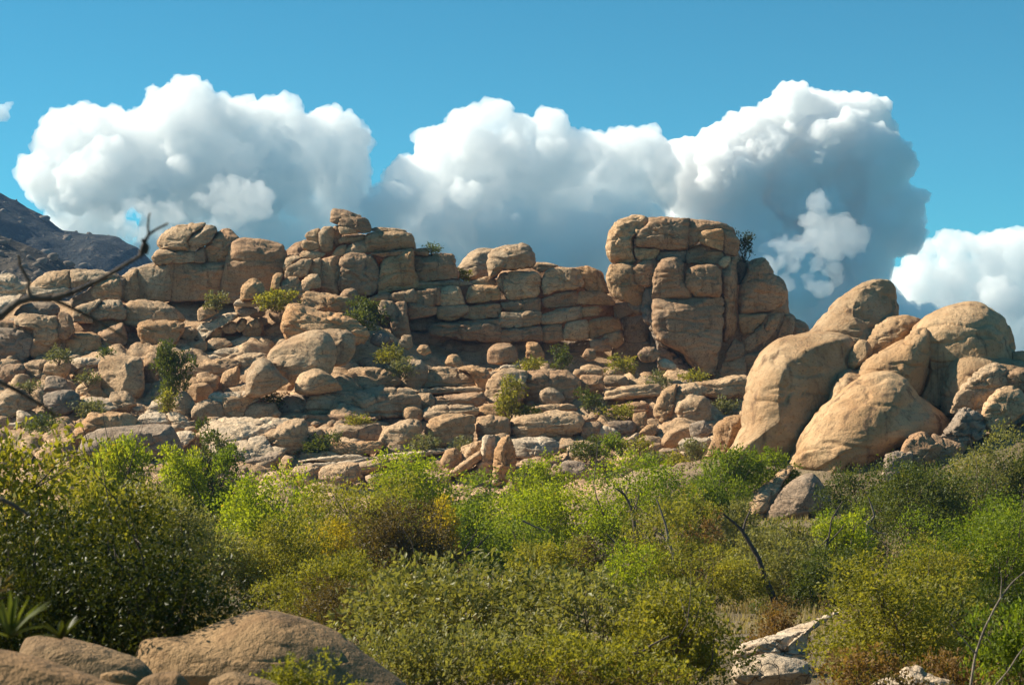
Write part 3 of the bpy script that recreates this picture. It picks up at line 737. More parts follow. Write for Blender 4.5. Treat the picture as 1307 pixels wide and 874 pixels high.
# big striped slab and the ledges of the centre
for nm, s, lb, m, k in (
    ('rock_slab', "-110,455 0,448 120,452 240,458 306,465 250,510 130,548 -20,600 -130,600 -170,520", 'broad pale striped slab sloping down to the bushes, upper half', 'pale', dict(lean=1.6, boxy=2.2, drop=.2, th=.3, rough=1.4)),
    ('rock_slab', "-110,590 130,545 180,590 245,612 205,645 60,664 -90,645", 'broad pale striped slab sloping down to the bushes, lower half', 'pale', dict(lean=1.4, boxy=2.2, drop=.2, th=.3, rough=1.4)),
    ('boulder', "128,545 200,503 280,463 342,460 362,500 352,592 270,632 200,592", 'brown block with an orange lower edge at the right end of the striped slab', 'tan', {}),
    ('boulder', "46,432 60,390 120,368 190,373 212,410 202,447 120,457 53,457", 'smooth oval boulder lying on top of the pale striped slab', 'tan', dict(boxy=2.3, rough=.4)),
    ('boulder', "-60,402 -50,345 60,318 105,345 60,392 40,440 -60,452", 'flat slab rock left of the smooth oval boulder', 'tan', {}),
    ('rock_ledge', "543,242 600,203 680,193 760,213 832,265 790,292 650,307 553,310", 'flat sunlit ledge block right of the rounded triangular boulder', 'tan', dict(boxy=3.4)),
    ('boulder', "838,262 848,215 900,166 940,163 974,200 967,252 930,302 860,297", 'upright egg boulder at the left end of the upper sunlit ledge', 'tan', dict(boxy=2.3, rough=.5)),
    ('rock_ledge', "368,402 385,345 450,323 560,313 720,303 880,308 922,350 917,412 840,442 700,447 580,427 390,432", 'long dark layered ledge in the centre, under the flat sunlit ledge block', 'tan', dict(boxy=4, th=.4)),
    ('rock_ledge', "368,482 380,433 560,426 702,450 560,492 400,497", 'lower step of the long dark layered ledge', 'cliff', dict(boxy=4)),
    ('stone', "178,322 230,283 300,270 310,302 260,347 208,352", 'slanting brown stone between the pear-shaped and triangular boulders', 'orange', {}),
    ('boulder', "213,402 250,343 330,333 372,345 357,417 290,427", 'shaded square block left of the long dark layered ledge', 'grey', {}),
    ('stone', "493,202 510,173 580,168 592,210 500,222", 'brown block at the lower right foot of the tall tan boulder', 'orange', {}),
    ('rock_slab', "588,182 620,163 682,168 687,192 600,197", 'small flat slab in the row above the flat sunlit ledge, leftmost', 'tan', {}),
    ('stone', "688,187 720,166 750,180 747,202 695,202", 'middle stone of the small row above the flat sunlit ledge', 'tan', {}),
    ('stone', "748,192 775,163 792,180 787,207 755,207", 'rightmost stone of the small row above the flat sunlit ledge', 'orange', {}),
    ('rock_ledge', "943,292 958,240 1000,203 1080,193 1192,213 1222,250 1218,287 1050,292", 'upper sunlit ledge with humped top, under the small pyramid boulder', 'tan', {}),
    ('boulder', "1125,200 1200,188 1265,203 1287,245 1272,292 1230,322 1218,270 1190,222", 'rounded orange end block of the upper sunlit ledge', 'orange', {}),
    ('rock_slab', "918,302 1215,290 1262,322 920,324", 'thin layer under the upper sunlit ledge', 'tan', dict(boxy=5)),
    ('boulder', "1063,187 1073,145 1100,128 1132,140 1152,180 1120,207 1080,207", 'small pyramid boulder sitting on the upper sunlit ledge', 'orange', dict(dY=-1)),
    ('rock_ledge', "1008,392 1018,340 1240,323 1242,387 1100,397", 'flat-faced shaded block under the upper sunlit ledge', 'cliff', dict(boxy=6)),
    ('stone', "916,352 930,328 985,326 1010,360 1002,392 945,402", 'rounded stone left of the flat-faced shaded block', 'tan', {}),
    ('boulder', "848,432 858,400 900,390 942,410 944,457 890,464 860,452", 'orange oval stone at the right end of the long layered ledge', 'orange', dict(boxy=2.4, rough=.5)),
    ('rock_ledge', "958,442 970,403 1050,386 1180,388 1227,405 1207,442 1050,442 990,467", 'cracked sunlit cap on the tall square block in the centre', 'tan', {}),
    ('boulder', "973,522 998,455 1080,433 1190,438 1207,480 1197,562 1130,592 1018,592", 'tall square block with an orange face in the centre, under a cracked cap', 'orange', dict(boxy=4)),
    ('boulder', "486,532 520,486 600,484 720,480 730,520 730,565 500,572", 'upper half of the split cube boulder with a shrub on top', 'tan', dict(boxy=4)),
    ('boulder', "486,577 600,570 727,567 722,622 600,634 488,630", 'lower half of the split cube boulder with a shrub on top', 'orange', dict(boxy=4)),
    ('boulder', "733,572 758,510 830,468 890,453 937,470 932,562 890,592 760,612", 'rounded brown boulder right of the split cube boulder', 'tan', {}),
    ('stone', "758,602 800,573 870,570 895,602 870,622 770,622", 'low flat stone at the foot of the rounded brown boulder', 'tan', {}),
    ('rock_slab', "715,472 780,448 880,452 842,482 740,502", 'grey shelf behind the split cube boulder', 'grey', dict(dY=3)),
    ('rock_slab', "60,662 200,618 242,625 192,692 80,692", 'smooth grey slab below the striped slab, beside the cracked ledges', 'grey', dict(lean=.8)),
    ('rock_slab', "328,667 480,638 600,633 662,655 500,672", 'long pale ledge slab just above the bushes, upper one', 'pale', dict(lean=.8)),
    ('rock_slab', "328,680 500,674 652,655 622,682 430,704 330,694", 'long pale ledge slab just above the bushes, lower one', 'pale', dict(lean=.5)),
    ('boulder', "222,692 250,638 292,650 272,692 240,714", 'rounded ridge of rock, second from left above the bright green bushes', 'tan', {}),
    ('boulder', "182,682 205,633 242,625 232,667 200,692", 'narrow ridge of rock, first from left above the bright green bushes', 'tan', {}),
    ('boulder', "275,745 308,700 390,688 432,715 422,797 300,777", 'cracked dome rock half hidden behind the bright green bushes', 'tan', {}),
    ('boulder', "428,765 438,705 520,683 622,678 627,742 560,785 450,805", 'lumpy brown rock with a crack, above the olive bush', 'tan', {}),
    ('rock_slab', "622,722 638,680 720,653 860,648 882,670 760,692 720,722 645,727", 'humped grey slab left of the bright green tree', 'tan', {}),
    ('stone', "743,722 760,688 820,670 872,680 832,717", 'arched slab half behind the bright green tree', 'tan', {}),
    ('rock_slab', "638,657 780,628 1000,603 1082,603 1052,627 870,652 720,657", 'long flat sunlit slab running up to the ribbed fins', 'pale', dict(lean=.8)),
    ('boulder', "1045,665 1068,615 1110,598 1142,640 1137,712 1070,705", 'ribbed rock fin left of the tall twin fins', 'orange', {})):
    rock(nm, TF, s, lb, mat=m, **k)

for nm, s, lb, m, k in (
    ('boulder', "108,692 118,600 160,578 232,568 227,622 150,672 130,705", 'smooth leaning rock fin, left one at the tall fins', 'tan', dict(boxy=5.5, top=.2, facets=6, rough=1.8)),
    ('boulder', "52,728 170,638 205,618 217,652 130,717 78,740", 'low rock spur sloping down from the tall fins', 'tan', {}),
    ('boulder', "193,704 213,640 223,560 240,543 277,548 280,602 272,702 240,734 198,734", 'narrow pale rock spike in the middle of the tall fins', 'pale', dict(boxy=5.5, top=.2, facets=6, rough=1.8)),
    ('boulder', "278,692 288,610 330,553 357,553 382,640 380,762 320,768 285,742", 'tall reddish rock fin, right one at the tall fins', 'orange', dict(boxy=5.5, top=.2, facets=6, rough=1.8)),
    ('rock_slab', "362,592 380,558 540,548 602,575 592,622 520,647 400,642 368,622", 'broad pale slab right of the tall reddish fin', 'pale', dict(lean=.6)),
    ('boulder', "363,502 383,455 440,438 600,420 690,428 720,470 714,522 640,537 540,542 400,552 366,532", 'long oblong boulder in the centre under the balanced round stone', 'tan', dict(boxy=3.4)),
    ('boulder', "196,502 203,450 260,438 340,453 357,490 347,547 230,557 203,542", 'rounded square boulder left of the long oblong boulder', 'tan', {}),
    ('boulder', "208,422 223,388 310,376 352,400 347,442 215,442", 'rounded cap stone on the rounded square boulder', 'orange', {}),
    ('boulder', "438,372 443,235 520,208 640,213 707,260 714,392 640,402 520,382", 'wide shaded block with a hollow behind the balanced round stone', 'cliff', dict(dY=2, boxy=4)),
    ('boulder', "508,342 518,310 560,296 612,320 629,352 602,392 560,397 520,372", 'balanced round stone, ball-like, in the centre of the slope', 'tan', dict(boxy=2.1, rough=.4, facets=1)),
    ('boulder', "238,322 258,250 330,208 440,223 437,312 402,382 300,382 243,352", 'humped boulder left of the hollow block, partly behind a tall shrub', 'tan', {}),
    ('rock_slab', "308,202 330,181 400,180 412,200 350,209", 'small pale slab on top of the humped boulder', 'pale', dict(dY=2)),
    ('rock_slab', "466,402 520,383 650,378 692,405 600,422 480,422", 'flat slab carrying the balanced round stone', 'tan', {}),
    ('boulder', "712,292 720,243 760,233 827,243 827,312 790,305 720,322", 'square block right of the hollow block', 'cliff', dict(boxy=4)),
    ('stone', "748,227 770,198 820,201 827,232 760,237", 'small sunlit stone on the square block right of the hollow block', 'tan', {}),
    ('rock_ledge', "830,267 850,238 940,238 962,280 850,292", 'brown ledge block under the pill-shaped stone', 'tan', {}),
    ('stone', "850,217 870,193 920,193 937,217 920,237 860,237", 'pill-shaped sunlit stone below the tower', 'tan', dict(boxy=2.5)),
    ('rock_ledge', "843,332 870,303 990,286 1100,281 1117,310 1112,337 1000,347 880,362 848,357", 'long sunlit ledge below the tower, left of the fan-ribbed boulder', 'tan', dict(boxy=3.6)),
    ('rock_ledge', "858,402 900,383 1000,370 1050,370 1050,422 880,437", 'dark ledge block under the long sunlit ledge', 'cliff', {}),
    ('boulder', "985,432 1048,423 1047,502 1010,522 988,502", 'squared orange-brown block under the dark ledge block', 'orange', {}),
    ('rock_slab', "858,472 982,468 987,522 890,532", 'shadowed layered block left of the squared orange-brown block', 'grey', {}),
    ('boulder', "1093,402 1128,320 1200,283 1200,330 1192,402 1172,482 1118,472 1098,432", 'dark hollow rock left of the fan-ribbed boulder', 'orange', {}),
    ('boulder', "1178,472 1190,330 1225,285 1290,278 1345,300 1340,340 1260,370 1210,432", 'fan-ribbed tan boulder, upper part', 'tan', {}),
    ('boulder', "1128,572 1158,520 1220,488 1282,483 1287,542 1240,582 1180,599 1138,592", 'smooth oval boulder below the fan-ribbed boulder', 'tan', dict(boxy=2.4, rough=.5)),
    ('stone', "1008,532 1050,488 1090,483 1097,527 1050,547", 'brown wedge stone left of the smooth oval boulder', 'orange', {}),
    ('stone', "943,562 1000,523 1012,535 960,567", 'thin slanting stone blade by the brown wedge stone', 'pale', {}),
    ('boulder', "723,512 740,478 800,470 822,490 802,552 730,552", 'brown block with a white top right of the oblong boulder', 'cliff', {}),
    ('boulder', "806,522 830,488 880,498 917,530 902,552 820,552", 'pale rounded stone right of the brown block with a white top', 'pale', {}),
    ('stone', "716,452 780,443 792,465 730,482", 'small ledge stone behind the brown block with a white top', 'cliff', {}),
    ('stone', "783,437 810,403 842,420 837,462 800,467", 'small upright brown stone in the dark gap right of centre', 'cliff', {}),
    ('boulder', "608,692 640,666 700,666 742,690 767,742 740,762 660,747 618,717", 'dark speckled boulder half sunk in the bushes', 'grey', {}),
    ('stone', "1008,562 1050,538 1110,548 1132,582 1060,592", 'low grey-tan stone above the olive shrubs', 'tan', {}),
    ('stone', "1056,612 1080,578 1122,578 1127,622", 'small tan stone between the shrubs and the smooth oval boulder', 'tan', {}),
    ('rock_slab', "1123,612 1200,603 1207,627 1150,642", 'thin grey slab under the smooth oval boulder', 'grey', {}),
    ('boulder', "1223,652 1228,620 1270,578 1325,560 1330,640 1240,667", 'pale round boulder behind the olive shrub at the foot of the right pile', 'pale', {}),
    ('rock_slab', "918,772 960,748 1040,743 1052,782 1000,797", 'pale stone slab beside the thin yellow-green tree', 'pale', {}),
    ('stone', "1038,792 1038,745 1077,743 1082,782", 'small white stone right of the pale stone slab', 'pale', {}),
    ('rock_slab', "1088,772 1098,735 1180,713 1307,688 1370,690 1370,730 1190,762 1110,792", 'long tan slab leading up to the giant boulder on the right', 'tan', dict(lean=.5)),
    ('rock_slab', "1148,868 1180,800 1300,750 1380,735 1375,800 1200,878", 'grey slab below the long tan slab, running into the bushes', 'grey', dict(lean=.5))):
    rock(nm, TG, s, lb, mat=m, **k)

# ledges under the tower, left of the right-hand pile
for nm, s, lb, m, Y, k in (
    ('rock_ledge', "-10,470 60,438 140,425 220,410 270,415 272,470 180,490 90,482 20,505", 'cracked ledge at the foot of the tower, left of the giant boulder', 'tan', 148, dict(boxy=3.4)),
    ('boulder', "88,545 100,490 180,470 262,470 255,560 190,570 120,560", 'shadowed block behind the olive shrub under the cracked ledge', 'cliff', 149, {}),
    ('boulder', "3,542 18,500 60,478 112,483 137,520 127,572 90,592 18,592", 'ribbed round boulder at the right of the fan-ribbed one', 'tan', 142, dict(boxy=2.4)),
    ('boulder', "112,735 148,640 153,600 195,563 248,558 252,602 232,642 190,692 182,742 130,758", 'orange upright block at the lower left of the giant boulder', 'orange', 118, {}),
    ('stone', "60,590 110,575 140,600 120,640 70,640", 'grey stone in the gap left of the orange upright block', 'grey', 135, {}),
    ('rock_slab', "20,660 40,640 130,640 140,665 100,690 30,685", 'pale stone behind the round shrub left of the orange upright block', 'pale', 130, {})):
    rock(nm, TH, s, lb, mat=m, Y=Y, **k)

# right-hand boulder pile
BIG = dict(mat='gold', boxy=2.1, rough=.58, facets=1, th=.62, lean=.2, drop=.05, lump=.8, top=.15)
rock('boulder', TH, "505,265 540,210 600,138 670,88 740,61 792,63 812,90 824,150 822,202 800,260 720,340 600,350", 'pointed golden boulder on top of the right pile, highest there', Y=117.5, **{**BIG, 'drop': .2})
rock('boulder', TH, "180,742 195,700 228,640 247,600 255,500 280,420 340,330 400,285 500,263 610,262 660,290 655,380 620,450 560,530 520,620 480,740 300,770", 'giant smooth golden boulder at the left of the right pile, steep left flank', Y=112, **BIG)
rock('boulder', TH, "648,362 653,320 690,278 720,283 737,320 717,362 670,387", 'small golden egg boulder wedged in the cleft of the right pile', Y=113, **BIG)
rock('boulder', TH, "710,282 740,230 800,198 870,190 917,200 895,250 820,310 735,345", 'flat-domed golden boulder behind the cleft of the right pile', Y=116, **BIG)
rock('boulder', TH, "893,250 938,190 1020,153 1100,138 1170,153 1222,195 1252,260 1267,342 1257,402 1130,490 1010,560 912,500 930,400", 'huge rounded golden boulder at the upper right of the pile', Y=112.5, **BIG)
rock('boulder', TH, "688,412 720,350 800,308 900,240 947,243 952,330 937,402 915,470 860,480 780,450", 'sloping golden boulder split by a crack from the huge rounded one', Y=111.5, **BIG)
rock('boulder', TH, "440,720 470,650 540,560 590,430 640,393 672,398 720,420 700,520 600,640 480,740", 'narrow golden slab standing behind the broad front boulder of the right pile', Y=110.5, **BIG)
rock('boulder', TH, "436,790 460,700 482,650 520,590 560,530 640,458 700,420 800,403 862,428 902,490 962,530 1015,572 1005,630 850,680 760,740 700,795 640,810 560,805 500,775", 'broad golden boulder at the front centre of the right pile', Y=108, **BIG)
rock('boulder', TH, "1000,532 1008,420 1038,358 1100,333 1180,333 1282,360 1330,385 1330,480 1200,560 1020,562", 'rounded golden boulder with a thin bright rim at the right of the pile', Y=110.5, **BIG)
rock('boulder', TH, "1038,537 1078,450 1130,393 1190,370 1232,388 1238,450 1212,502 1172,522 1150,562 1090,540", 'brown pitted boulder in front of the bright-rimmed one', Y=108.5, mat='tan', th=.45)
rock('boulder', TH, "1153,552 1168,500 1210,458 1260,453 1297,480 1300,540 1240,592 1200,622 1165,592", 'shaded lumpy boulder at the right edge of the pile', Y=106.5, mat='tan')
rock('boulder', TH, "1233,442 1240,400 1290,378 1345,390 1345,470 1250,460", 'brown boulder cut by the right picture edge, above the lumpy one', Y=108.5, mat='cliff')
rock('boulder', TH, "1260,357 1260,320 1290,314 1335,320 1335,365 1268,360", 'small orange stone at the right picture edge behind the pile', Y=113, mat='orange', ground=False)
rock('boulder', TH, "985,640 1040,578 1060,538 1090,528 1142,560 1152,622 1080,665 1020,670", 'jagged grey rocks at the foot of the pitted boulder', Y=105.5, mat='grey', rough=2.5, boxy=3.4)
rock('boulder', TH, "850,690 875,640 920,618 960,640 1003,690 960,735 890,745", 'angular brown block below the broad front boulder', Y=104.5, mat='cliff', boxy=4, facets=7)
rock('boulder', TH, "778,805 788,710 830,693 882,698 887,742 830,775 795,815", 'jagged grey rock standing in the bushes below the broad front boulder', Y=103.5, mat='grey', rough=2.5, boxy=3.4)
rock('boulder', TH, "958,690 968,630 1010,638 1082,660 1060,725 1000,730", 'shaded square rock right of the angular brown block', Y=105, mat='cliff', boxy=4)
rock('boulder', TH, "1080,700 1100,640 1180,610 1240,600 1330,560 1335,680 1200,720", 'dark shaded rock filling the gap under the lumpy boulder at the right', Y=108.5, mat='cliff')
rock('rock_slab', TR, "215,310 268,215 330,148 400,98 420,108 385,172 342,265 260,312", 'sunlit slanting slab at the lower front of the right pile, left of the grey boulder', Y=103, mat='tan', lean=.9, boxy=2.3, rough=.7, th=.35, grow=.15)
rock('boulder', TR, "335,275 378,190 430,143 490,128 532,170 555,235 480,265 360,290", 'grey smooth boulder at the lower front of the right pile', Y=102, mat='grey', boxy=2.5, rough=.5)

# foreground rocks in the brush
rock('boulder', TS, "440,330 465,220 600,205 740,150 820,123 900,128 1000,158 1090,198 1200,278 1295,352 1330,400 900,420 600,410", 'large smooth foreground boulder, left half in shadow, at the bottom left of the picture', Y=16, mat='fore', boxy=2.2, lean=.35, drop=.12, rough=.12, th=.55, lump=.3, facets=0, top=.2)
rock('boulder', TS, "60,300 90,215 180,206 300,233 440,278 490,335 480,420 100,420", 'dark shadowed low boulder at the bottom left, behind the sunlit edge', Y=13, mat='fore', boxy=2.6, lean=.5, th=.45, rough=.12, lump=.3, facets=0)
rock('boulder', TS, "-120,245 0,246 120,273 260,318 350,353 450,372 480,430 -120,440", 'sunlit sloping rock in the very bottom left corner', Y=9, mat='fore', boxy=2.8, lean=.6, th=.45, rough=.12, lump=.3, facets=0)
rock('stone', TS, "323,330 345,320 400,318 447,345 425,375 340,370", 'small rounded grey stone beside the corner rock', Y=11, mat='fore', boxy=2.3)
rock('stone', TS, "440,360 460,345 500,328 570,323 604,362 590,400 450,400", 'smooth grey stone at the bottom edge, in front of the large foreground boulder', Y=11.5, mat='fore', boxy=2.3)
rock('stone', TS, "680,365 690,345 750,322 860,352 905,370 900,410 690,410", 'low grey stone at the bottom edge, left of the leafy sprig', Y=11.5, mat='fore', boxy=2.3)
rock('rock_slab', TR, "225,765 228,745 330,700 480,650 560,608 592,610 475,690 470,780 330,785", 'long pale slab among the bushes at the bottom right', Y=34, mat='pale', lean=1.0, boxy=3)
rock('rock_slab', TR, "220,800 240,780 330,757 400,770 472,800 480,870 280,880 215,850", 'pale cracked slab in front of the long pale slab at the bottom right', Y=30, mat='pale', lean=.9, boxy=3)
rock('rock_slab', TR, "715,875 780,830 860,800 900,828 990,855 1000,890 730,890", 'flat pale slab at the bottom edge on the right', Y=24, mat='pale', lean=1.0, boxy=3)
# ------------------------------------------------------------------ ground sheet, fitted to the rocks that stand on it
GP = np.array([g for g in GROUND_PTS if g[1] < 165.5])
def base_profile(Y):
    return np.interp(Y, [-40, 0, 8, 15, 25, 40, 60, 85, 100, 112, 121, 140, 155, 163, 171, 180, 205, 300, 700, 3000, 30000],
                     [-1.0, -1.7, -1.85, -2.35, -3.6, -5.0, -6.4, -7.6, -7.6, -7.0, -5.9, -2.0, 2.3, 3.2, 8.0, 9.6, 8.0, 0.0, -6.0, -20.0, -20.0])

def ground_z(x, y):
    x = np.asarray(x, float); y = np.asarray(y, float)
    shp = x.shape
    x, y = x.ravel(), y.ravel()
    out = np.empty(len(x))
    for i in range(0, len(x), 20000):
        xs, ys = x[i:i + 20000], y[i:i + 20000]
        b = base_profile(ys)
        b = b - np.clip((xs - 14) / 12, 0, 1) * np.clip((ys - 150) / 20, 0, 1) * np.clip((400 - ys) / 150, 0, 1) * 7.0
        r = GP[:, 3] + 1.2
        d2 = ((xs[:, None] - GP[None, :, 0]) / r) ** 2 + ((ys[:, None] - GP[None, :, 1]) / (r * 1.1)) ** 2
        w = np.exp(-d2 * 0.55)
        dz = GP[None, :, 2] - 0.40 - base_profile(GP[:, 1])[None]
        out[i:i + 20000] = b + (w * dz).sum(1) / (w.sum(1) + 0.12)
    return out.reshape(shp)

def ground_material():
    m, nt, out = new_mat('ground_material')
    geo = N(nt, 'ShaderNodeNewGeometry'); p = geo.outputs['Position']
    sep = N(nt, 'ShaderNodeSeparateXYZ'); nt.links.new(p, sep.inputs[0])
    big, med, fine = noise(nt, p, 0.25, 5), noise(nt, p, 1.8, 6, .7), noise(nt, p, 14, 4, .7)
    dirt = mixc(nt, ramp(nt, big, .4, .6), (0.13, 0.095, 0.055), (0.20, 0.15, 0.09))
    dirt = mixc(nt, math_n(nt, 'MULTIPLY', ramp(nt, med, .52, .66), .8), dirt, (0.085, 0.070, 0.036))
    dirt = mixc(nt, math_n(nt, 'MULTIPLY', ramp(nt, fine, .5, .7), .6), dirt, (0.26, 0.20, 0.12))
    rk = mixc(nt, ramp(nt, big, .35, .65), (0.27, 0.175, 0.10), (0.40, 0.285, 0.18))
    rk = mixc(nt, math_n(nt, 'MULTIPLY', ramp(nt, med, .54, .68), .7), rk, (0.13, 0.09, 0.06))
    rk = mixc(nt, math_n(nt, 'MULTIPLY', ramp(nt, fine, .55, .7), .4), rk, (0.11, 0.085, 0.06))
    fac = ramp(nt, sep.outputs['Y'], 105.0, 120.0)
    pb = N(nt, 'ShaderNodeBsdfPrincipled'); pb.inputs['Roughness'].default_value = .93
    pb.inputs['Specular IOR Level'].default_value = 0.2
    nt.links.new(mixc(nt, fac, dirt, rk), pb.inputs['Base Color'])
    bp = N(nt, 'ShaderNodeBump'); bp.inputs['Distance'].default_value = .25
    nt.links.new(math_n(nt, 'ADD', med, math_n(nt, 'MULTIPLY', fine, .25)), bp.inputs['Height'])
    nt.links.new(bp.outputs[0], pb.inputs['Normal'])
    nt.links.new(pb.outputs[0], out.inputs['Surface'])
    return m

def blocks(x, y, sx, sy, seed):
    """jointed bedrock: height per block and distance to its edge"""
    u = x / sx + 0.35 * vnoise(np.stack([x / 4, y / 4, x * 0], -1), seed); v = y / sy + 0.35 * vnoise(np.stack([x / 5, y / 3, x * 0 + 9], -1), seed)
    iu, iv = np.floor(u).astype(np.int64), np.floor(v).astype(np.int64)
    d1 = np.full(len(x), 9.0); d2 = np.full(len(x), 9.0); hh = np.zeros(len(x))
    z0 = np.zeros(len(x), np.int64)
    for a in (-1, 0, 1):
        for b in (-1, 0, 1):
            ju, jv = iu + a, iv + b
            du = ju + 0.15 + 0.7 * _h(ju, jv, z0, seed) - u; dv = jv + 0.15 + 0.7 * _h(ju, jv, z0 + 1, seed) - v
            d = np.hypot(du, dv); h = _h(ju, jv, z0 + 2, seed)
            nw = d < d1
            d2 = np.where(nw, d1, np.minimum(d2, d)); hh = np.where(nw, h, hh); d1 = np.where(nw, d, d1)
    return hh, d2 - d1
def axis(spans):
    return np.unique(np.concatenate([np.arange(a, b, s) for a, b, s in spans]))
xs = np.concatenate([-np.geomspace(62, 1350, 18)[::-1], np.arange(-60, 60.01, 0.3), np.geomspace(62, 1350, 18)])
ys = np.concatenate([-np.geomspace(6, 280, 12)[::-1], np.arange(-4, 60, 0.6), np.arange(60, 112, 0.6), np.arange(112, 166, 0.28), np.arange(166, 185, 0.6), np.geomspace(186, 1400, 24)])
X, Yg = np.meshgrid(xs, ys)
Z = ground_z(X, Yg)
pp = np.stack([X.ravel(), Yg.ravel(), np.zeros(X.size)], -1)
near = np.clip(1 - np.maximum(np.abs(X) - 70, 0) / 200, 0, 1) * np.clip(1 - np.maximum(np.abs(Yg - 80) - 110, 0) / 300, 0, 1)
hillw = np.clip((Yg - 108) / 15, 0, 1)
nz = fbm(pp / 3.0, 3, 4).reshape(X.shape) * (0.18 + 0.35 * hillw) + fbm(pp / 11.0, 8, 3).reshape(X.shape) * 0.35
Z = Z + nz * near
slope_w = (np.clip((Yg - 113) / 5, 0, 1) * np.clip((166 - Yg) / 4, 0, 1) * (np.abs(X) < 58)).ravel()
xr, yr = X.ravel(), Yg.ravel()
for sx_, sy_, hgt, sd in ((3.2, 2.0, 1.35, 41), (1.2, 0.85, 0.62, 42)):
    hb, eb = blocks(xr, yr, sx_, sy_, sd)
    Z = Z + (slope_w * ((hb - 0.45) * hgt * (1 - np.exp(-eb * 9)) - np.exp(-eb * 14) * 0.35 * hgt)).reshape(X.shape)
Z = np.where(np.hypot(X, Yg) < 2.5, np.minimum(Z, -1.6), Z)
ny, nx = X.shape
idx = np.arange(ny * nx).reshape(ny, nx)
GF = np.stack([idx[:-1, :-1], idx[:-1, 1:], idx[1:, 1:], idx[1:, :-1]], -1).reshape(-1, 4)
gme = mesh_from('ground', np.stack([X.ravel(), Yg.ravel(), Z.ravel()], -1), GF, [ground_material(), M['tan']])
fy = Yg.ravel()[GF].mean(1) + 5 * vnoise(np.stack([X.ravel()[GF].mean(1) / 6, Yg.ravel()[GF].mean(1) / 4, np.zeros(len(GF))], -1), 51)
gme.polygons.foreach_set('material_index', ((fy > 117) & (fy < 190)).astype(np.int32))
g = link('ground', gme)
tag(g, 'rocky hillside and dry brushy ground of the valley floor', kind='structure')

# loose rubble between the boulders: nobody could count it
rng = np.random.RandomState(5)
bag = Bag()
def pebble(c, r, seed):
    ico_v, ico_f = ICO
    v = ico_v * (1 + 0.35 * fbm(ico_v * 1.3 + seed * 7.7, 2, 2))[:, None]
    v = v * r * np.array([rng.uniform(.8, 1.5), rng.uniform(.8, 1.3), rng.uniform(.5, .9)])
    a = rng.uniform(0, 6.28); ca, sa = math.cos(a), math.sin(a)
    v = np.stack([v[:, 0] * ca - v[:, 1] * sa, v[:, 0] * sa + v[:, 1] * ca, v[:, 2]], -1) + c
    bag.add(v, ico_f)
import bmesh
_bm = bmesh.new(); bmesh.ops.create_icosphere(_bm, subdivisions=2, radius=1.0)
_bm.verts.ensure_lookup_table()
ICO = (np.array([v.co[:] for v in _bm.verts]), np.array([[v.index for v in f.verts] for f in _bm.faces]))
_bm.free()
n = 4200
rx = rng.uniform(-1, 1, n); ry = 121 + rng.uniform(0, 1, n) ** 0.9 * 42
rx = rx * ry * 0.27
rz = ground_z(rx, ry)
cl = vnoise(np.stack([rx / 3.5, ry / 5.0, rx * 0], -1), 77)
for i in range(n):
    if cl[i] < -0.05: continue
    r = 0.10 + 0.5 * rng.rand() ** 3.5
    pebble(np.array([rx[i], ry[i], rz[i] + r * 0.3]), r, i)
rb = link('rubble', bag.mesh('rubble', M['tan']))
tag(rb, 'small loose stones scattered between the boulders on the rocky slope', 'rubble', kind='stuff')

# ------------------------------------------------------------------ far mountains on the left
M['far_rock'] = rock_material('shade_toned_far_granite', (0.20, 0.165, 0.13), (0.14, 0.11, 0.085), (0.05, 0.042, 0.035), 0.2, 0.5)  # crag granite toned down so the far slope looks shaded
def mountain_material(name, a, b, c, scale):
    m, nt, out = new_mat(name)
    geo = N(nt, 'ShaderNodeNewGeometry'); p = geo.outputs['Position']
    n1, n2 = noise(nt, p, 0.035 * scale, 6, .65), noise(nt, p, 0.16 * scale, 5, .7)
    col = mixc(nt, ramp(nt, n1, .42, .6), a, b)
    col = mixc(nt, ramp(nt, n2, .57, .66), col, c)
    pb = N(nt, 'ShaderNodeBsdfPrincipled'); pb.inputs['Roughness'].default_value = .95
    pb.inputs['Specular IOR Level'].default_value = 0.1
    nt.links.new(col, pb.inputs['Base Color'])
    bp = N(nt, 'ShaderNodeBump'); bp.inputs['Distance'].default_value = 5.0 / scale
    nt.links.new(n2, bp.inputs['Height']); nt.links.new(bp.outputs[0], pb.inputs['Normal'])
    nt.links.new(pb.outputs[0], out.inputs['Surface'])
    return m

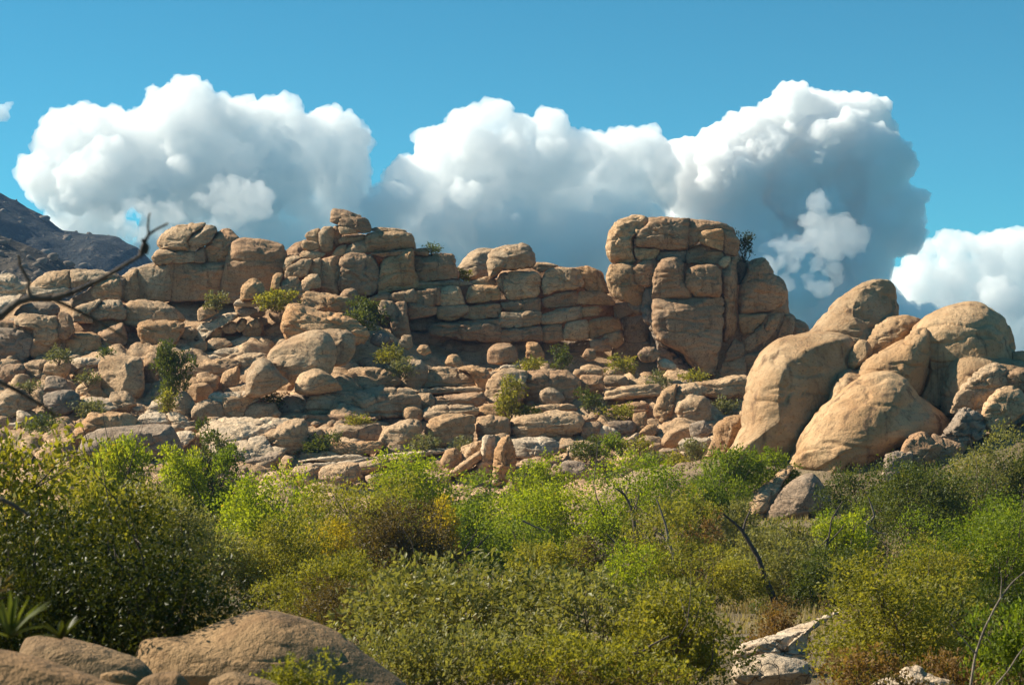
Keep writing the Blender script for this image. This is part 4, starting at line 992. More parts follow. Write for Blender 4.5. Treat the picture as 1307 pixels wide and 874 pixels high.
def mountain(name, label, ridge, Y, depth_front, mat, amp, seed, boulders):
    """ridge line in photo pixels at distance Y, falling towards the viewer over depth_front metres"""
    r = np.array([[float(c) for c in q.split(',')] for q in ridge.split()])
    w = at(r[:, 0], r[:, 1], Y)
    xx = np.linspace(w[0, 0], w[-1, 0], 420)
    top = np.interp(xx, w[:, 0], w[:, 2])
    t = np.linspace(-1, 1, 150)
    XX, TT = np.meshgrid(xx, t)
    TOP = np.broadcast_to(top, XX.shape)
    zb = -12.0
    prof = np.where(TT < 0, (1 + TT) ** 1.0, (1 - TT) ** 1.1)
    ZZ = zb + (TOP - zb) * prof
    YY = Y + TT * depth_front
    P = np.stack([XX.ravel(), YY.ravel(), ZZ.ravel()], -1)
    g1 = fbm(P / (amp * 14) , seed, 4) * amp * 2.2
    g2 = fbm(P / (amp * 3.0), seed + 3, 4, .6) * amp * 0.9
    spur = np.abs(vnoise(np.stack([P[:, 0] / (amp * 9) + P[:, 2] / (amp * 16), P[:, 1] * 0, P[:, 2] * 0], -1), seed + 9)) * amp * 4
    fall = np.clip((ZZ.ravel() - zb) / 20, 0, 1)
    edge = np.clip(np.abs(TT.ravel()) * 5, 0.12, 1)
    P[:, 2] += (g1 * edge + g2 * np.clip(edge, .5, 1)) * fall
    P[:, 1] -= spur * fall * edge
    ny, nx = XX.shape
    idx = np.arange(ny * nx).reshape(ny, nx)
    F = np.stack([idx[:-1, :-1], idx[:-1, 1:], idx[1:, 1:], idx[1:, :-1]], -1).reshape(-1, 4)
    me_v, me_f = P, F
    o = link(name, mesh_from(name, me_v, me_f, mat))
    tag(o, label, kind='structure')
    # crags and boulders strewn on the slope are part of its relief
    b = Bag()
    rg = np.random.RandomState(seed)
    for i in range(boulders):
        k = rg.randint(len(P) // 2)
        if i % 3 == 0: k = rg.randint(int(ny * 0.40), int(ny * 0.52)) * nx + rg.randint(nx)
        rr = amp * (0.08 + 0.26 * rg.rand() ** 3)
        v = ICO[0] * (1 + 0.3 * fbm(ICO[0] * 1.4 + i, 4, 2))[:, None] * rr * np.array([rg.uniform(.8, 1.6), 1, rg.uniform(.6, 1.2)])
        b.add(v + P[k], ICO[1])
    c = link('mountain_crags', b.mesh('mountain_crags', M['far_rock']))
    tag(c, 'crags and boulders strewn over ' + label, 'crags', kind='stuff')
    return o

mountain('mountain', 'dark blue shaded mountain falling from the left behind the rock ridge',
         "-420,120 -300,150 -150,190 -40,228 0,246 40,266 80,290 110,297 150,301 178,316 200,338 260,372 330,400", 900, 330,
         mountain_material('far_scrub_in_shade', (0.020, 0.024, 0.026), (0.038, 0.040, 0.038), (0.10, 0.085, 0.07), 1.0), 7.0, 21, 350)  # dark scrub, colours lowered further to stand in for shade
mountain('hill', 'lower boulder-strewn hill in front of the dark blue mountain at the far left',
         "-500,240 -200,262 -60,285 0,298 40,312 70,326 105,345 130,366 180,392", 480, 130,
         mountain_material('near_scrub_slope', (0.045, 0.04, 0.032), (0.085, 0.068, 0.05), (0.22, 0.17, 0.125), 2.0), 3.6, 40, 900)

# ------------------------------------------------------------------ air between here and the far mountain
hm, hnt, hout = new_mat('haze_air')
hv = hnt.nodes.new('ShaderNodeVolumePrincipled')
hv.inputs['Color'].default_value = (0.30, 0.56, 1.0, 1)
hv.inputs['Density'].default_value = 0.00010
hv.inputs['Anisotropy'].default_value = 0.0
hnt.links.new(hv.outputs[0], hout.inputs['Volume'])
hx, hy0, hy1, hz0, hz1 = 1450.0, -320.0, 1480.0, -24.0, 215.0
HV = [(sx * hx, y, z) for z in (hz0, hz1) for y in (hy0, hy1) for sx in (-1, 1)]
HF = np.array([(0, 2, 3, 1), (4, 5, 7, 6), (0, 1, 5, 4), (2, 6, 7, 3), (0, 4, 6, 2), (1, 3, 7, 5)])
hz = link('haze', mesh_from('haze', HV, HF, hm, False))
tag(hz, 'thin blue air that fades the far mountain', kind='stuff')
# ------------------------------------------------------------------ cumulus clouds, real volumes two and a half kilometres away
def cloud_material(name, dens, col):
    m, nt, out = new_mat(name)
    v = nt.nodes.new('ShaderNodeVolumeScatter')
    v.inputs['Color'].default_value = (*col, 1)
    v.inputs['Density'].default_value = dens
    v.inputs['Anisotropy'].default_value = 0.15
    nt.links.new(v.outputs[0], out.inputs['Volume'])
    return m
CLOUD_Y = 2600.0
M['cloud'] = cloud_material('cloud_vapour', 0.050, (0.992, 0.994, 0.997))
M['thin_cloud'] = cloud_material('thin_cloud_vapour', 0.045, (0.990, 0.993, 0.996))
M['scrap_cloud'] = cloud_material('ragged_cloud_vapour', 0.020, (0.985, 0.99, 0.995))
M['dense_cloud'] = cloud_material('dense_cloud_vapour', 0.10, (0.970, 0.982, 0.994))  # scatter colour dimmed and blued to deepen the cloud's shaded side

def cloud(label, puffs, seed, dY=0.0, mat='cloud', voxel=2.8, kids=10, wisp=1.0, amp=1.0):
    """puffs: 'px,py,r' in photo pixels; each grows smaller billows over its surface"""
    rg = np.random.RandomState(seed)
    Yc = CLOUD_Y + dY
    k = Yc / FPX
    balls = []
    for q in puffs.split():
        px, py, r = [float(c) for c in q.split(',')]
        r = (r - 7 * min(r / 40, 1)) * (0.8 if mat == 'thin_cloud' and voxel < 2.5 else 1)
        c = at(px, py, Yc + rg.uniform(-.5, .5) * r * k)
        balls.append((c, r * k))
        for i in range(kids):
            d = rg.normal(size=3); d /= np.linalg.norm(d)
            if d[2] < -.3: d[2] *= -1
            r2 = r * k * rg.uniform(.18, .34)
            balls.append((c + d * (r * k - r2 * 0.35), r2))
    b = Bag()
    for c, r in balls:
        b.add(ICO[0] * r + c, ICO[1])
    o = link('cumulus_cloud', b.mesh('cumulus_cloud', M[mat]))
    def union(vs):
        md = o.modifiers.new('union', 'REMESH'); md.mode = 'VOXEL'; md.voxel_size = vs; md.adaptivity = 0
        me = bpy.data.meshes.new_from_object(o.evaluated_get(bpy.context.evaluated_depsgraph_get()))
        o.modifiers.clear()
        old = o.data; o.data = me; bpy.data.meshes.remove(old)
        return me
    def swell(me, fn):
        n = len(me.vertices)
        V = np.empty(n * 3, np.float32); me.vertices.foreach_get('co', V); V = V.reshape(-1, 3).astype(float)
        NN = np.empty(n * 3, np.float32); me.vertices.foreach_get('normal', NN); NN = NN.reshape(-1, 3)
        V = V + NN * fn(V)[:, None]
        me.vertices.foreach_set('co', V.astype(np.float32).ravel()); me.update()
    def solid(me, keep):
        """drop inner cavities and specks so that only outer hulls remain"""
        n = len(me.vertices); ne = len(me.edges)
        E = np.empty(ne * 2, np.int32); me.edges.foreach_get('vertices', E); E = E.reshape(-1, 2)
        lab = np.arange(n)
        while True:
            m = np.minimum(lab[E[:, 0]], lab[E[:, 1]])
            new = lab.copy()
            np.minimum.at(new, E[:, 0], m); np.minimum.at(new, E[:, 1], m)
            new = new[new]
            if (new == lab).all(): break
            lab = new
        V = np.empty(n * 3, np.float32); me.vertices.foreach_get('co', V); V = V.reshape(-1, 3).astype(float)
        nl = len(me.loops); LI = np.empty(nl, np.int32); me.loops.foreach_get('vertex_index', LI)
        F = LI.reshape(-1, 4) if nl == 4 * len(me.polygons) else None
        if F is None: return me
        V0 = V - V.mean(0)
        tet = lambda a, b, c: (V0[a] * np.cross(V0[b], V0[c])).sum(1) / 6
        vol = np.bincount(lab[F[:, 0]], tet(F[:, 0], F[:, 1], F[:, 2]) + tet(F[:, 0], F[:, 2], F[:, 3]), n)
        ok = vol[lab[F[:, 0]]] > keep
        F = F[ok]
        used = np.zeros(n, bool); used[F] = True
        idx = np.cumsum(used) - 1
        me2 = mesh_from('cumulus_cloud', V[used], idx[F], M[mat])
        o.data = me2; bpy.data.meshes.remove(me)
        return me2
    billow = lambda V, s, sd: np.abs(vnoise(V / s + 31.7, sd)) 
    me = union(voxel * 1.5)
    swell(me, lambda V: (fbm(V / 90, seed, 2) * 14 + billow(V, 38, seed + 1) * 26 - 5) * amp)
    me = union(voxel)
    swell(me, lambda V: (billow(V, 19, seed + 3) * 13 + billow(V + fbm(V / 9, seed + 7, 2)[:, None] * 4, 9.5, seed + 4) * 8 - 3) * amp)
    me = union(voxel * 0.8)
    swell(me, lambda V: (billow(V, 5.5, seed + 5) * 5.0 + vnoise(V / 3.1, seed + 6) * 1.6 * wisp + np.maximum(vnoise(V / 60, seed + 11), 0) * vnoise(V / 6, seed + 12) * 7 * wisp) * amp)
    me = union(voxel * 0.8)
    me = solid(me, 500.0 * amp)
    me.materials.clear(); me.materials.append(M[mat])
    me.polygons.foreach_set('use_smooth', np.ones(len(me.polygons), bool))
    tag(o, label, 'cloud', 'cumulus clouds behind the rocks')
    return o
def scraps(outline, n, r0, r1, seed):
    """ragged scatter of little puffs inside an outline in photo pixels"""
    q = np.array([[float(v) for v in s.split(',')] for s in outline.split()])
    rg = np.random.RandomState(seed); out = []
    while len(out) < n:
        p = q.min(0) + rg.rand(2) * np.ptp(q, axis=0)
        inside = False
        for a, b in zip(q, np.roll(q, -1, 0)):
            if (a[1] > p[1]) != (b[1] > p[1]) and p[0] < (b[0] - a[0]) * (p[1] - a[1]) / (b[1] - a[1]) + a[0]: inside = not inside
        if inside and vnoise(np.array([[p[0] / 17, p[1] / 13, seed * 3.1]]), seed)[0] > -0.34:
            out.append('%.1f,%.1f,%.1f' % (p[0], p[1], r0 + (r1 - r0) * rg.rand() ** 2))
    return ' '.join(out)
cloud('broad white cumulus cloud over the left ridge, grey along its base',
      "58,238,28 80,210,32 95,190,40 125,165,32 145,160,26 130,235,55 180,175,46 215,145,26 240,140,26 235,175,48 215,235,60 265,150,22 300,160,32 290,225,60 345,155,30 365,150,22 340,190,42 360,225,52 395,185,28 420,168,30 440,180,28 425,215,42 455,215,26 440,245,38 130,280,40 220,290,42 320,290,42 410,280,36 465,290,32 470,330,34 430,330,36 330,330,36 90,290,34 140,325,36 200,340,36 370,300,24 390,318,32", 3)
cloud('small ragged cloud drifting in front of the shaded base of the left cumulus', scraps('148,285 165,262 190,250 205,262 235,268 255,248 285,240 330,240 340,255 325,275 290,290 220,298 170,300', 120, 4, 10, 5), 5, -330, 'scrap_cloud', 1.6, 6, 3.0, .6)
cloud('large white cumulus cloud in the middle, behind the layered wall',
      "548,190,22 565,172,22 590,160,24 618,148,20 645,150,20 668,165,26 700,175,30 600,195,42 650,200,45 690,210,38 535,230,38 590,245,58 655,250,60 720,215,32 760,200,26 785,198,22 815,200,24 835,215,18 800,235,38 735,255,48 510,265,36 560,290,55 640,310,60 740,300,55 800,290,45 485,295,26 505,320,40 560,340,40 690,330,50", 8)
cloud('towering cumulus cloud over the rock tower with a dark blue shaded right side',
      "850,240,22 870,220,22 890,205,24 915,190,24 940,178,26 965,160,26 990,148,24 1015,140,22 1035,138,22 1062,142,20 1085,150,20 1108,150,18 1122,165,16 990,190,46 1050,190,48 1095,190,36 930,230,52 1000,245,62 1070,250,62 1120,225,36 1145,260,30 1130,290,42 1050,310,60 1100,330,44 960,300,52 890,260,42 910,310,48 1000,350,50 1160,285,16 1000,400,46 1060,410,46 1115,390,40 1160,425,34", 12, 60, 'dense_cloud')
cloud('ragged bright cloud scraps in front of the dark side of the towering cumulus', scraps('1033,205 1040,185 1062,178 1068,188 1048,205 1040,212', 9, 3, 6, 14) + ' ' + scraps('1030,262 1045,248 1055,275 1070,285 1095,300 1110,325 1095,350 1060,368 1000,368 975,350 985,320 1000,300 1020,318 1030,300', 120, 3, 8, 15), 15, -420, 'scrap_cloud', 1.6, 6, 3.0, .55)
cloud('soft pale cloud bank low on the right above the golden boulders', "1170,330,16 1188,318,16 1210,308,17 1232,312,17 1255,315,17 1280,310,18 1300,312,20 1330,320,26 1180,352,28 1220,348,32 1265,345,32 1305,350,36 1160,375,28 1210,385,36 1265,390,40 1315,395,40 1145,395,20 1190,430,36 1240,440,44 1310,440,44", 19, 200, 'thin_cloud', 3.0, 10, 1.6, .8)
cloud('tiny wisp of cloud cut by the left picture edge', "2,140,6 10,134,5 -8,146,8 15,131,4 -14,138,9 4,148,4", 23, 0, 'thin_cloud', 1.6, 6, 2.5, .35)
# ------------------------------------------------------------------ plants
RPX = FPX * 1024 / PW           # focal length in render pixels
def leaf_cloud(rg, clumps, n, size, spread, up=0.3, aspect=2.0):
    """n folded leaves gathered on twigs that stick out of ellipsoid clumps -> verts, faces, tint"""
    K = len(clumps)
    C = np.array([c[0] for c in clumps]); R = np.array([c[1] for c in clumps])
    wgt = (R.prod(1)) ** (2 / 3); wgt /= wgt.sum()
    per = 9
    nt_ = max(n // per, 4)
    kk = rg.choice(K, nt_, p=wgt)
    d = rg.normal(size=(nt_, 3)); d /= np.linalg.norm(d, axis=1, keepdims=True)
    d[:, 2] = np.where(d[:, 2] < -0.6, -d[:, 2], d[:, 2])
    rad = 0.55 + 0.52 * rg.rand(nt_) ** 0.6
    base = C[kk] + d * R[kk] * rad[:, None]
    td = d + rg.normal(size=(nt_, 3)) * 0.45; td[:, 2] += up
    td /= np.linalg.norm(td, axis=1, keepdims=True)
    ct = rg.rand(K) * 0.62
    tint_t = ct[kk] + 0.2 * rg.rand(nt_)
    p = np.repeat(base, per, 0); tdr = np.repeat(td, per, 0)
    m = len(p)
    along = rg.rand(m) * spread
    p = p + tdr * along[:, None] + rg.normal(size=(m, 3)) * spread * 0.20
    ax = tdr * 0.6 + rg.normal(size=(m, 3)) * 0.75; ax[:, 2] += 0.1
    ax /= np.linalg.norm(ax, axis=1, keepdims=True)
    sd = np.cross(ax, rg.normal(size=(m, 3))); sd /= np.linalg.norm(sd, axis=1, keepdims=True) + 1e-9
    nm = np.cross(ax, sd)
    s = size * (0.5 + 0.95 * rg.rand(m))[:, None]
    a = p; b = p + ax * s * 0.5 + sd * s * 0.5 / aspect * 1.0 + nm * s * 0.06
    c = p + ax * s; e = p + ax * s * 0.5 - sd * s * 0.5 / aspect + nm * s * 0.06
    V = np.stack([a, b, c, e], 1).reshape(-1, 3)
    F = np.arange(m * 4).reshape(-1, 4)
    tint = np.clip(np.repeat(tint_t, per) + 0.2 * rg.rand(m), 0, 1)
    return V, F, tint

def stems(rg, base, targets, r0, wob=0.12, trunk_h=0.0):
    b = Bag()
    hub = base + np.array([0, 0, trunk_h])
    if trunk_h > 0:
        q = np.stack([base + np.array([0, 0, -0.15]), base + np.array([rg.normal() * .04, rg.normal() * .04, trunk_h * .5]), hub])
        b.add(*tube(q, [r0 * 1.25, r0, r0 * .9], 8))
    for t in targets:
        L_ = np.linalg.norm(t - hub)
        n = 6
        u = np.linspace(0, 1, n)[:, None]
        pts = (hub - (np.array([0, 0, .12]) if trunk_h == 0 else 0)) * (1 - u) + t * u
        bend = rg.normal(size=3) * wob * L_
        pts = pts + np.sin(u * math.pi) * bend + rg.normal(size=(n, 3)) * 0.025 * L_ * u * (1 - u) * 4
        b.add(*tube(pts, r0 * np.linspace(0.75, 0.14, n), 5))
        for j in range(2):
            s = pts[rg.randint(2, 5)]
            e = s + (t - hub) * rg.uniform(.25, .45) + rg.normal(size=3) * 0.16 * L_
            mid = (s + e) / 2 + rg.normal(size=3) * .04 * L_
            b.add(*tube(np.stack([s, mid, e]), [r0 * .3, r0 * .2, r0 * .06], 4))
    return b

_bs = [1000]
def bush(name, label, cx, top, w, Y, leaf, bottom=None, dens=1.0, n_cl=14, leaf_m=0.05, crown0=0.0, group=None, cat=None, depth=0.9,
         sparse=False, base_px=None, bark='bark', aspect=2.0, ragged=1.0, parts=True):
    """plant whose crown spans w photo pixels about cx and reaches up to row top, rooted on the ground at depth Y (or at row bottom)"""
    _bs[0] += 13
    rg = np.random.RandomState(_bs[0])
    pt = at(cx, top, Y)
    bx = at(base_px if base_px is not None else cx, top, Y)[0]
    gz = float(ground_z(np.array([bx]), np.array([Y]))[0]) if bottom is None else float(at(cx, bottom, Y)[2]) 
    H = max(pt[2] - gz, 0.3); W = w * 1.15 * Y / FPX
    base = np.array([bx, Y, gz])
    cr0 = crown0 * H
    cz = gz + cr0 + (H - cr0) * 0.5
    Rv = np.array([W / 2, W / 2 * depth, (H - cr0) / 2])
    C0 = np.array([pt[0], Y, cz])
    clumps = []
    for i in range(int(n_cl * 2.2)):
        d = rg.normal(size=3); d /= np.linalg.norm(d)
        f = rg.uniform(.38, .90)
        if d[2] < 0: f = min(f, .7)
        rr = rg.uniform(.15, .30) * (1.0 if i > 5 else 1.35)
        c = C0 + d * Rv * f
        r = rr * np.array([W / 2, W / 2 * depth, min((H - cr0) / 2, W / 2 * 1.1)]) * np.array([1, 1, rg.uniform(.7, 1.05)])
        c[2] = min(c[2], gz + H - r[2] * 0.85)
        clumps.append((c, np.maximum(r, 0.08)))
    if not sparse: clumps.append((C0 - np.array([0, 0, .12 * (H - cr0)]), Rv * 0.48))
    size = max(leaf_m, 2.5 * Y / RPX)
    wpx, hpx = W / Y * RPX, (H - cr0) / Y * RPX
    lpx = size / Y * RPX
    n = int(np.clip(dens * 4.6 * wpx * hpx * 0.8 / (lpx * lpx / aspect * 0.75), 250, 80000))
    spread = max(0.10 * min(W, H), size * 2.2) * ragged
    V, F, tint = leaf_cloud(rg, clumps, n, size, min(spread, .55), aspect=aspect)
    lo, hi = np.percentile(V[:, 0], (1.0, 99.0)); tx = pt[0] + (V[:, 0] - (lo + hi) / 2) * (W / (hi - lo))
    zl, zh = np.percentile(V[:, 2], (1.0, 99.4)); z0_, z1_ = gz + cr0 * 0.9, gz + H
    fz = lambda z: z0_ + (z - zl) * ((z1_ - z0_) / (zh - zl))
    for q, (cc, rr_) in enumerate(clumps):
        clumps[q] = (np.array([pt[0] + (cc[0] - (lo + hi) / 2) * (W / (hi - lo)), cc[1], fz(cc[2])]), rr_)
    V[:, 0] = tx; V[:, 2] = np.maximum(fz(V[:, 2]), gz + 0.02)
    root = empty(name, base)
    tag(root, label, cat or ('tree' if 'tree' in name else 'shrub'), group)
    link('crown', mesh_from('crown', V - base, F, L[leaf], False, {'tint': ('FACE', tint)}), root)
    order = sorted(range(len(clumps)), key=lambda i: -clumps[i][0][2])[:9]
    sb = stems(rg, base, [base + (clumps[i][0] - base) * (1.22 if q % 3 == 2 else 1.0) for q, i in enumerate(order)], max(0.012 * H + 0.006, 0.5 * Y / RPX), trunk_h=cr0 * 0.55)
    me = sb.mesh('trunk', M[bark])
    me.transform(__import__('mathutils').Matrix.Translation(-Vector(base)))
    link('trunk' if crown0 > 0.1 else 'stem', me, root)
    return root

# --- small shrubs growing on the rocks
for nm, lb, cx, top, bot, w, leaf, Y in (
    ('shrub', 'tall dark shrub growing between the large square boulder and the sunlit shelves', 223, 436, 502, 44, 'deep', 146),
    ('shrub', 'olive shrub at the foot of the castle-like outcrop, above the rubble', 354, 368, 396, 46, 'olive', 160),
    ('shrub', 'small yellow-green shrub at the foot of the long skyline wall', 276, 371, 394, 26, 'sage', 162),
    ('shrub', 'dark green shrub right of the big tilted slab', 464, 379, 420, 50, 'deep', 158),
    ('shrub', 'small olive shrub in the hollow right of the tall tan boulder', 497, 439, 462, 32, 'olive', 152),
    ('shrub', 'grey-green mound shrub behind the upright egg boulder', 512, 455, 480, 30, 'sage', 150),
    ('shrub', 'little dark shrub on the striped slab behind the smooth oval boulder', 346, 500, 522, 28, 'deep', 145),
    ('shrub', 'low yellow-green shrub sitting on top of the split cube boulder', 458, 527, 543, 32, 'olive', 139),
    ('shrub', 'dark glossy shrub left of the split cube boulder', 408, 551, 582, 46, 'deep', 134.5),
    ('shrub', 'grey-green shrub right of the rounded brown boulder', 543, 553, 576, 34, 'sage', 134),
    ('shrub', 'small pale shrub at the left of the ribbed fins', 590, 556, 578, 28, 'sage', 132.5),
    ('shrub', 'tall wispy green shrub left of the balanced round stone', 651, 480, 534, 32, 'olive', 143),
    ('shrub', 'round yellow-green shrub on the ledge above the hollow block', 676, 455, 474, 32, 'olive', 153.5),
    ('shrub', 'small upright green shrub at the foot of the layered wall', 716, 440, 470, 24, 'deep', 155),
    ('shrub', 'round olive shrub under the left foot of the rock tower', 793, 452, 476, 34, 'olive', 155.5),
    ('shrub', 'spiky pale-green shrub above the long sunlit ledge', 842, 472, 496, 30, 'sage', 151.5),
    ('shrub', 'low green shrub on the cracked ledge under the tower', 885, 470, 488, 34, 'olive', 150.5),
    ('shrub', 'round grey-green shrub in the shadow beside the giant boulder', 925, 505, 530, 30, 'sage', 146),
    ('shrub', 'dark leafy shrub in the gap right of the balanced round stone', 752, 494, 524, 32, 'deep', 144),
    ('shrub', 'small green shrub at the end of the long sunlit ledge', 787, 514, 534, 38, 'olive', 143),
    ('shrub', 'dark bush at the right end of the flat slab under the balanced stone', 676, 516, 532, 30, 'deep', 143.3),
    ('shrub', 'tiny dark shrub on the skyline beside the castle-like outcrop', 551, 310, 326, 22, 'deep', 169),
    ('shrub', 'small olive shrub on the skyline left of the perched boulder', 591, 342, 360, 20, 'olive', 170),
    ('shrub', 'grey shrub in front of the smooth flat pale slab on the left', 113, 510, 532, 38, 'sage', 144),
    ('shrub', 'dark green shrub left of the large grey boulder', 55, 526, 550, 40, 'deep', 136),
    ('shrub', 'small grey shrub in the shade under the blocky outcrop at the left', 76, 441, 462, 30, 'sage', 152),
    ('shrub', 'small dark shrub between the orange square boulder and its brown neighbour', 135, 440, 456, 20, 'deep', 151.5),
    ('shrub', 'grey-green shrub behind the ribbed row of boulders on the left', 112, 472, 490, 28, 'sage', 149),
    ('shrub', 'little shrub on the slope below the tall dark shrub', 214, 496, 526, 24, 'olive', 143),
    ('shrub', 'sparse shrub at the shaded edge of the far left slabs', 36, 484, 506, 32, 'sage', 147),
    ('shrub', 'grey-green rounded shrub at the foot of the orange upright block', 886, 560, 592, 34, 'sage', 128),
    ('shrub', 'spreading dark-leaved shrub above the thin yellow-green tree', 748, 556, 586, 50, 'deep', 131),
    ('shrub', 'bushy green shrub in the dip right of the dark-leaved one', 782, 552, 582, 34, 'green', 132),
    ('shrub', 'pale olive shrub left of the smooth oval boulder', 815, 556, 580, 34, 'olive', 132),
    ('shrub', 'broad grey-olive shrub below the smooth oval boulder', 828, 574, 604, 62, 'sage', 126),
    ('shrub', 'low green shrub right of the broad grey-olive one', 858, 577, 602, 36, 'olive', 125.5)):
    bush(nm, lb, cx, top, w, Y, leaf, bottom=bot + 2, n_cl=8, leaf_m=0.06, group='shrubs growing on the rocks')
bush('pine_tree', 'small dark windblown tree standing on the right shoulder of the rock tower', 950, 294, 22, 163, 'dark', bottom=342, n_cl=8, crown0=0.25, leaf_m=.10, sparse=True, dens=.8)

